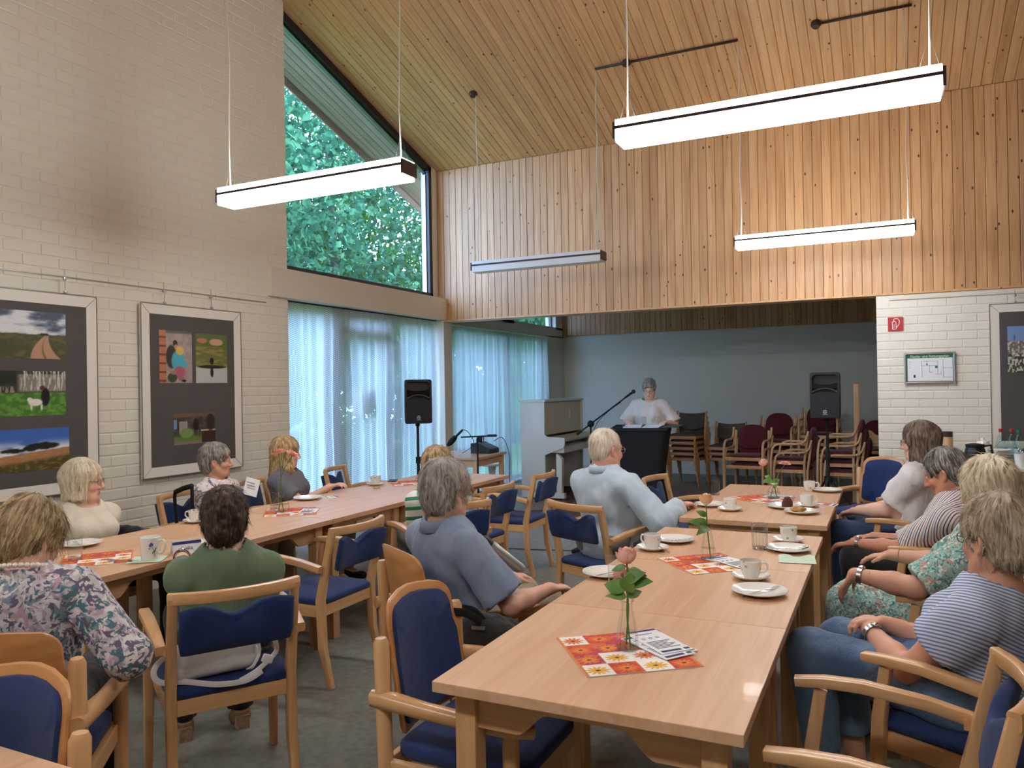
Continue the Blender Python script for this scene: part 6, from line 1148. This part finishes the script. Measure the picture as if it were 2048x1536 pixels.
def watch(q, m=None):
    def f(c):
        a, e, w = c['arms'][q]; d = unit(w-e); p = w-d*.03; x = unit(np.cross(d, (0, 0, 1))); y = np.cross(x, d); r = .034*c['s']
        b = MB().rings([[Vector(p+d*o+r_*(x*math.cos(k)+y*math.sin(k))) for k in np.linspace(0, 6.2832, 21)[:-1]] for o, r_ in ((-.009, r), (-.009, r+.003), (.009, r+.003), (.009, r), (-.009, r))], caps=False).build('wrist_watch', m or MT['metal'], c['t'], smooth=40); MB().ball(Vector(p-y*-1*(r+.003)), .015, (1, 1, .5)).build('watch_face', MT['chrome'], b, smooth=180)
    return f
# ------------------------------------------------------------------ the audience and the speaker
def seat(uv, dist, head, lean=8, hf=0., hz=None, s=.94, hair=.02, nk=.02):
    """feet position and skull height so that the head stands where the photo shows it"""
    D = hit(uv[0], uv[1], 2, CAMH-.2 if uv[1] > 790 else CAMH+.05); k = dist/math.hypot(D.x, D.y); hx, hy, top = D.x*k, D.y*k, CAMH+(D.z-CAMH)*k-hair; hz = hz or .455+.078*s; L = R_(lean); tl = (top-hz-.285*s+nk)/math.cos(L); off = -math.sin(L)*tl+.012+hf; a = R_(head)
    return dict(pos=(hx-off*math.cos(a), hy-off*math.sin(a)), head=head, lean=lean, hf=hf, top=top, s=s, hz=hz, nk=nk)
HG = hairmat('grey_hair', lin(150, 142, 132), lin(206, 198, 186)); HW = hairmat('white_blond_hair', lin(212, 196, 164), lin(248, 238, 214)); HPL = hairmat('silver_blond_hair', lin(156, 138, 114), lin(216, 202, 178)); HB = hairmat('blond_hair', lin(160, 128, 86), lin(226, 200, 150)); HBR = hairmat('dark_brown_hair', lin(62, 46, 36), lin(112, 90, 74)); HGB = hairmat('grey_brown_hair', lin(96, 80, 66), lin(158, 140, 120)); HSP = hairmat('grey_streaked_hair', lin(112, 106, 98), lin(190, 184, 174)); HDB = hairmat('dark_blond_hair', lin(146, 118, 84), lin(214, 190, 146)); HWM = hairmat('thin_white_hair', lin(228, 208, 184), lin(248, 240, 226)); HGR = hairmat('grey_slick_hair', lin(84, 78, 72), lin(184, 178, 170))
JEAN = fabric('blue_denim', lin(112, 138, 168), lin(78, 106, 142), .35, 7); JEAND = fabric('dark_denim', lin(52, 76, 112), lin(40, 60, 96), .3, 7); BLK = fabric('black_trouser_cloth', lin(30, 28, 30), lin(22, 21, 23), .3); BEI = fabric('beige_chinos', lin(182, 166, 142), lin(164, 148, 124), .4, 7); GRY = fabric('grey_trouser_cloth', lin(128, 130, 130), lin(112, 114, 114), .3)
SHB = mat('dark_shoe', lin(34, 30, 28), .5); SHT = mat('tan_sandal', lin(150, 116, 86), .6); CORK = mat('woven_wedge', lin(196, 172, 140), .8, col2=lin(160, 134, 104), vs=60)
def mk(name, label, sd, **kw): sd = dict(sd); sd.update(kw); return person(name, label, sd)
def necklace(c):
    N, up, fw_, s = c['N'], c['up'], c['fw_'], c['s']; pm = mat('pearl', lin(236, 226, 216), .2, coat=.5); n = 34; P = [N+up*(.025*math.cos(a)*-1+.008)+s*(.086*math.sin(a)*np.array([1, 0, 0])+.088*math.cos(a)*fw_) for a in np.linspace(0, 6.2832, n+1)[:-1]]; st_ = MB().tube(P+[P[0]], .0012, 4).build('pearl_necklace', MT['white'], c['t']); me = MB().ball((0, 0, 0), .0085, (1, 1, 1), 10, 7).mesh('pearl', pm, 180)
    for p in P: meshobj('pearl', me, st_, p)
# woman with pearl necklace, seen from behind
FL1 = pattern('blotched_floral_blouse', lin(206, 198, 200), [lin(128, 148, 158), lin(190, 160, 172), lin(78, 120, 130), lin(226, 220, 218), lin(110, 96, 120)], 15., .46, 1.6)
p1 = mk('a', 'woman in a blotched floral blouse and pearl necklace seen from behind', seat((58, 998), 2.9, 128, 0, .06, s=.93, nk=.075), yaw=-26, pitch=-30, fat=1.12, arm=1.1, wr=((-.2, .36, .70), (.262, .16, .66)), hair=h_short(.024, -.075, False, .05), hm=HDB, strands=1800, slen=.06, hnoise=(.006, .002), near=True, skin=(226, 176, 150), clothes=[top(FL1, 1.3, .016, -.12, .082, .0, 'blouse', .005), trousers(BLK), shoes(SHB), lambda c: necklace(c)])
# white haired woman across the table
mk('b', 'woman with a white bob and glasses in a cream T-shirt', seat((166, 917), 5.0, -2, 6, .0, s=.93), yaw=38, pitch=-2, glasses=(120, 90, 70), out=.0, legs={q: ((q*.24, .40, .53), (q*.24, .38, .085)) for q in (-1, 1)}, wr=((-.09, .14, .60), (.09, .13, .60)), hair=h_bob(-.105, .02, .06), hm=HW, strands=1100, slen=.07, hnoise=(.003, .0), clothes=[top(fabric('cream_cotton', lin(232, 224, 206), lin(222, 212, 192), .3, 6), .36, .012, -.1, .09, .01, 't_shirt', .005), trousers(BLK), shoes(SHB)], near=True)
# woman with grey curls
FL2 = pattern('pale_floral_blouse', lin(226, 216, 214), [lin(108, 112, 140), lin(200, 160, 160), lin(150, 130, 126)], 20., .5, 1.0)
mk('c', 'woman with short grey curls in a pale floral blouse', seat((432, 885), 5.75, 8, 5, .0, s=.92), yaw=34, pitch=0, out=.0, legs={-1: ((-.22, .38, .53), (-.22, .36, .085)), 1: ((-.02, .38, .53), (-.02, .36, .085))}, wr=((-.1, .28, .61), (.1, .28, .61)), hair=h_short(.02, -.07, True, .06), hm=HSP, strands=1100, slen=.03, curl=.03, hnoise=(.004, .004), skin=(218, 168, 140), clothes=[top(FL2, .9, .014, -.1, .085, .0, 'blouse', .004), trousers(BEI), shoes(SHB)], near=True)
# long blond hair
mk('d', 'woman with long blond hair in a grey T-shirt', seat((572, 872), 6.3, 14, 4, .0, s=.95), yaw=44, pitch=-4, out=.1, legs={-1: ((-.26, .38, .53), (-.26, .36, .085)), 1: ((-.07, .38, .53), (-.07, .36, .085))}, wr=((-.1, .3, .62), (.12, .40, .785)), hair=h_long, hm=HB, strands=1300, slen=.10, hnoise=(.004, .001), clothes=[top(fabric('grey_jersey', lin(116, 114, 122), lin(102, 100, 110), .3), .7, .013, -.1, .085, .01, 't_shirt'), trousers(BEI), shoes(SHB)])
# green T-shirt, from behind
mk('e', 'brown haired person in a green T-shirt seen from behind', seat((448, 978), 3.36, 146, 4, .02, s=.97, nk=.03), yaw=-10, pitch=-6, fat=1.1, arm=1.02, sw=.165, out=.0, wr=((-.10, .52, .775), (.10, .30, .62)), hair=h_short(.026, -.10, False, .06, .004), hm=HBR, strands=2200, slen=.05, curl=.03, hnoise=(.004, .006), near=True, clothes=[top(fabric('olive_green_jersey', lin(104, 124, 94), lin(92, 110, 82), .35, 5), .92, .018, -.13, .084, .0, 't_shirt', .006, 1.08), trousers(BLK), shoes(SHT, CORK), watch(-1, MT['brown'])])
# blue grey shirt
mk('f', 'grey haired man in a blue grey short sleeved shirt', seat((892, 919), 3.32, 62, 14, .02, s=1.0, nk=.03), fem=False, yaw=14, pitch=-2, fat=1.1, out=(.0, .5), wr=((-.12, .33, .63), (.27, .27, .655)), hair=h_short(.024, -.085, True, .06), hm=HG, strands=2200, slen=.06, hnoise=(.005, .002), near=True, skin=(226, 174, 148), clothes=[top(fabric('blue_grey_chambray', lin(138, 152, 176), lin(124, 138, 164), .3, 5), .85, .02, -.12, .07, .0, 'shirt', .006, 1.45, True), trousers(BEI, .02), shoes(SHB)])
# striped shirt behind him
mk('g', 'person with wavy blond hair in a green and white striped shirt', seat((876, 894), 4.98, 140, 10, .0, s=.94), yaw=-50, pitch=-2, out=.0, legs={q: ((q*.1, .32, .53), (q*.1, .27, .085)) for q in (-1, 1)}, wr=((-.1, .28, .6), (.1, .28, .6)), hair=h_short(.03, -.08, False, .05), hm=HDB, strands=1200, slen=.04, curl=.03, hnoise=(.005, .005), clothes=[top(stripes('green_white_stripes', lin(230, 232, 226), [(0, .36, lin(52, 142, 92))], .062, (0, .15, 1)), .7, .014, -.1, .08, .0, 'shirt'), trousers(GRY), shoes(SHB)])
# light blue shirt
mk('h', 'white haired man with glasses in a light blue long sleeved shirt', seat((1212, 857), 4.86, 66, 6, .02, s=1.04, hair=.008, nk=.045), nw=1.15, fem=False, yaw=-8, pitch=-4, fat=1.2, belly=.06, glasses=(180, 176, 170), out=(.0, .6), wr=((-.1, .3, .63), (.36, .25, .775)), hair=h_thin, hm=HWM, strands=1500, slen=.05, hnoise=(.002, .0), near=True, skin=(226, 164, 140), clothes=[top(fabric('light_blue_poplin', lin(196, 212, 224), lin(184, 202, 218), .22, 4), 1.8, .02, -.14, .072, .0, 'shirt', .007, 1.35, True), trousers(GRY, .02), shoes(SHB)])
# speaker
mk('i', 'speaker in a loose off white blouse and dark glasses reading at the lectern', seat((1298, 757), 10.05, -82, 1, .03, hz=.84, s=.97), yaw=0, pitch=-22, fat=1.15, glasses=(60, 40, 40), wr=((-.22, .25, 1.045), (.24, .24, 1.045)), legs={q: ((q*.1, .02, .46), (q*.1, 0, .085)) for q in (-1, 1)}, hair=h_short(.02, -.06, False, .065), hm=HSP, strands=700, slen=.03, hnoise=(.003, .003), clothes=[top(fabric('off_white_linen', lin(222, 214, 206), lin(210, 200, 192), .4), .95, .035, -.16, .1, .02, 'blouse', .006, 1.3), trousers(JEAND), shoes(SHB)])
# white T-shirt, long brown hair
mk('j', 'woman with long grey brown hair and glasses in a white T-shirt', seat((1838, 841), 5.5, 162, 8, .0, s=.97), yaw=2, pitch=-4, fat=1.18, belly=.05, arm=1.15, glasses=(70, 66, 90), out=.2, wr=((-.05, .34, .66), (.05, .34, .66)), hands={-1: dict(curl=45), 1: dict(curl=45)}, hair=h_bob(-.16, .016, .055), hm=HGB, strands=1500, slen=.055, hnoise=(.003, .0), near=True, clothes=[top(fabric('white_jersey', lin(234, 230, 230), lin(222, 216, 218), .4, 5), .75, .018, -.1, .082, .0, 't_shirt', .005, 1.15), trousers(JEAND), shoes(SHB)])
# striped shirt man looking down
ST2 = stripes('fine_coloured_stripes', lin(226, 222, 220), [(.0, .13, lin(120, 62, 70)), (.34, .46, lin(78, 82, 116)), (.66, .76, lin(160, 110, 110))], .036, (.35, .9, .25))
mk('k', 'grey haired man in a striped short sleeved shirt looking down', seat((1890, 894), 4.66, 162, 12, .05, s=1.0), fem=False, yaw=-2, pitch=-20, fat=1.12, out=.1, wr=((-.13, .42, .62), (.13, .40, .62)), hair=h_short(.014, -.075, True, .108), hm=HGR, strands=1500, slen=.035, hnoise=(.004, .0), near=True, skin=(206, 142, 112), clothes=[top(ST2, .85, .02, -.12, .07, .0, 'shirt', .006, 1.15, True), trousers(BLK, .025), shoes(SHB), watch(-1)])
# turquoise dress
TQ = pattern('turquoise_leaf_print', lin(150, 196, 186), [lin(112, 160, 152), lin(206, 150, 130), lin(214, 224, 214), lin(86, 130, 128)], 30., .47, 1.4)
mk('l', 'woman with short white blond hair in a turquoise patterned dress', seat((1975, 918), 3.66, 166, 15, .0, s=.97), yaw=-30, pitch=-6, fat=1.22, belly=.05, arm=1.15, wr=((-.24, .36, .71), (.26, .34, .705)), hands={-1: dict(d=(.1, .55, -.8), curl=18), 1: dict(d=(0, .9, -.2), curl=18)}, hair=h_short(.026, -.085, False, .05, .006), hm=HW, strands=2200, slen=.06, hnoise=(.006, .003), near=True, skin=(218, 162, 134), clothes=[top(TQ, .92, .02, -.12, .085, .0, 'dress_top', .006, 1.2), skirt(TQ), shoes(SHB), watch(-1)])
# blue striped top and jeans
ST3 = stripes('fine_blue_stripes', lin(214, 220, 232), [(0, .45, lin(118, 136, 184))], .0105, (.45, .0, .9), .12)
mk('m', 'grey haired woman in a blue striped top and jeans with folded hands', seat((1992, 991), 2.80, 152, 16, .0, s=.98), yaw=-22, pitch=-4, fat=1.12, arm=1.08, legs={q: ((q*.1, .49, .545), (q*.1, .44, .09)) for q in (-1, 1)}, glasses=(70, 66, 66), wr=((-.03, .31, .655), (.045, .30, .665)), hands={-1: dict(d=(.75, .6, .15), curl=38, n=(0, .3, 1)), 1: dict(d=(-.75, .6, .1), curl=38, n=(0, .3, 1))}, out=.55, hair=h_short(.022, -.066, True, .05, .006), hm=HPL, strands=2400, slen=.042, hnoise=(.005, .001), near=True, skin=(224, 166, 138), clothes=[top(ST3, .5, .016, -.1, .085, .01, 'striped_top', .004, 1.5), trousers(JEAN, .022, .72), shoes(SHT), watch(-1)])
# ------------------------------------------------------------------ bags, jacket, bottle
def sdf_obj(S, name, m, parent, vs=.008, wr=0., sc=(22, 22, 11)): V, F = S.mesh(vs, disp=wrinkle(wr, sc) if wr else None); return pydata(name, V, F, m, parent, True)
ch5 = [o for o in bpy.data.objects if o.get('label') == 'navy armchair with a white handbag on its seat'][0]
LEA = mat('white_leather', lin(232, 232, 232), .4, bump=.2, bs=60)
hb_ = thing('handbag', 'white leather handbag with looped straps on the seat of an armchair', 'handbag', ch5.location, ch5.rotation_euler.z)
S = Shape(); S.cone((-.17, -.155, .51), (.05, -.155, .525), .05, .058, .03, flat=((0, 1, 0), 1.25)); S.cone((-.17, -.155, .56), (.04, -.155, .575), .036, .04, .03, flat=((0, 1, 0), 1.3)); sdf_obj(S, 'bag_body', LEA, hb_, .006, .003)
MB().sweep(spline([(.085, -.17, .60), (.10, -.20, .54), (.075, -.205, .485), (.05, -.2, .475)], 5), .012, .004, side=(1, 0, 0)).build('bag_piping', LEA, hb_, smooth=60)
MB().sweep(spline([(-.14, -.17, .57), (-.225, -.165, .56), (-.262, -.17, .52), (-.24, -.172, .478), (-.16, -.185, .468), (-.06, -.24, .455), (.04, -.24, .448), (.10, -.235, .47)], 6), .004, .02, side=(0, 1, 0)).build('strap', LEA, hb_, smooth=60)
MB().sweep(spline([(.06, -.2, .60), (.11, -.2, .605), (.15, -.205, .575), (.16, -.21, .53), (.13, -.215, .50), (.08, -.225, .47), (.02, -.235, .45)], 6), .004, .018, side=(0, 1, 0)).build('strap', LEA, hb_, smooth=60); MB().box((.125, -.215, .505), (.04, .02, .03), Euler((0, .4, 0)), bev=.006).build('strap_knot', LEA, hb_)
JK = fabric('black_jacket_cloth', lin(30, 32, 40), lin(22, 24, 30), .4)
ch2_ = [o for o in bpy.data.objects if o.get('label') == 'navy armchair with a black jacket over its back'][0]
jk = thing('jacket', 'black jacket draped over the chair of the woman with the white bob', 'jacket', ch2_.location, ch2_.rotation_euler.z); S = Shape()
for a, b, r0, r1 in (((-.2, -.28, .80), (-.25, -.24, .62), .035, .05), ((-.23, -.22, .68), (-.285, .0, .665), .05, .045), ((-.285, .0, .67), (-.30, .2, .675), .045, .035), ((-.27, -.1, .62), (-.29, .08, .52), .05, .05), ((-.19, -.29, .79), (-.02, -.31, .78), .034, .03)): S.cone(a, b, r0, r1, .05, flat=((1, 0, 0), 1.3))
sdf_obj(S, 'jacket_cloth', JK, jk, .008, .008)
bb = thing('backpack', 'black backpack hanging at the far side of the shell armchair', 'bag', (-1.35, 2.508, 0)); S = Shape(); S.ell((0, 0, .52), (.13, .10, .17), .03); S.ell((-.03, -.05, .44), (.09, .08, .1), .03); S.ell((.05, .03, .60), (.1, .08, .07), .03); S.cone((-.09, -.03, .62), (-.13, -.08, .42), .035, .03, .03)
sdf_obj(S, 'bag_body', fabric('black_nylon', lin(26, 26, 29), lin(20, 20, 22), .4), bb, .008, .008); MB().sweep(spline([(.03, -.03, .66), (-.0, -.06, .71), (-.06, -.115, .73), (-.055, -.17, .735), (-.01, -.175, .735), (.015, -.13, .72), (.03, -.05, .67)], 6), .028, .005, side=(0, 0, 1)).build('strap', MT['black_m'], bb, smooth=60); MB().box((.03, -.075, .655), (.05, .005, .012), Euler((0, 0, .2))).build('zip_label', MT['metal'], bb)
tb_ = hit(1006, 1110, 1, 3.40); th = thing('thermos_bottle', 'grey steel drinking bottle held on the lap of the blue grey shirt wearer', 'bottle', tb_); d_ = Vector((.085, .045, -.08)); MB().tube([-d_*.6, d_*.85, d_], [.027, .027, .023], 16).build('bottle_body', mat('grey_steel', lin(170, 172, 172), .35, .8), th, smooth=50); MB().tube([-d_*.6, -d_*.78, -d_*1.0], [.023, .026, .024], 16).build('bottle_cap', MT['black'], th, smooth=50)
lp = hit(503, 974, 0, -4.02); fl_ = thing('held_leaflet', 'white leaflet held up before the woman with grey curls', 'leaflet', lp, R_(60)); MB().box((0, 0, 0), (.10, .002, .125), Euler((-.3, .35, 0))).build('leaflet_sheet', MT['paper'], fl_, smooth=0)
for k in range(4): MB().box((-.005, -.004, .03-.02*k), (.06, .0012, .004), Euler((-.3, .35, 0))).build('print_line', MT['ink'], fl_, smooth=0)
wf = thing('walking_frame', 'black tubular frame beside the chair of the woman with grey curls', 'frame', (0, 0, 0)); A_ = [hit(u, v, 1, 3.64) for u, v in ((384, 972), (366, 977), (351, 984), (350, 1010), (354, 1060))]; q2 = A_[-1].copy(); q2.z = .01; MB().tube(spline(A_+[q2], 4), .011, 8).build('frame_tube', MT['black_m'], wf, smooth=60); MB().tube([A_[0], A_[1], A_[2]], .017, 8).build('hand_grip', MT['black_m'], wf, smooth=60)
q3 = A_[0].copy(); q3.x += .0; q4 = q3.copy(); q4.z = .01; MB().tube([q3, q4], .011, 8).build('frame_tube', MT['black_m'], wf, smooth=60)
na, nb = hit(708, 830, 0, -5.29), hit(732, 777, 0, -5.29); tag(MB().box((-5.292, (na.y+nb.y)/2, (na.z+nb.z)/2), (.002, nb.y-na.y, nb.z-na.z)).build('paper_notice_sign', MT['paper'], smooth=0), 'white paper notice stuck on the glass door behind the net curtain', 'notice')
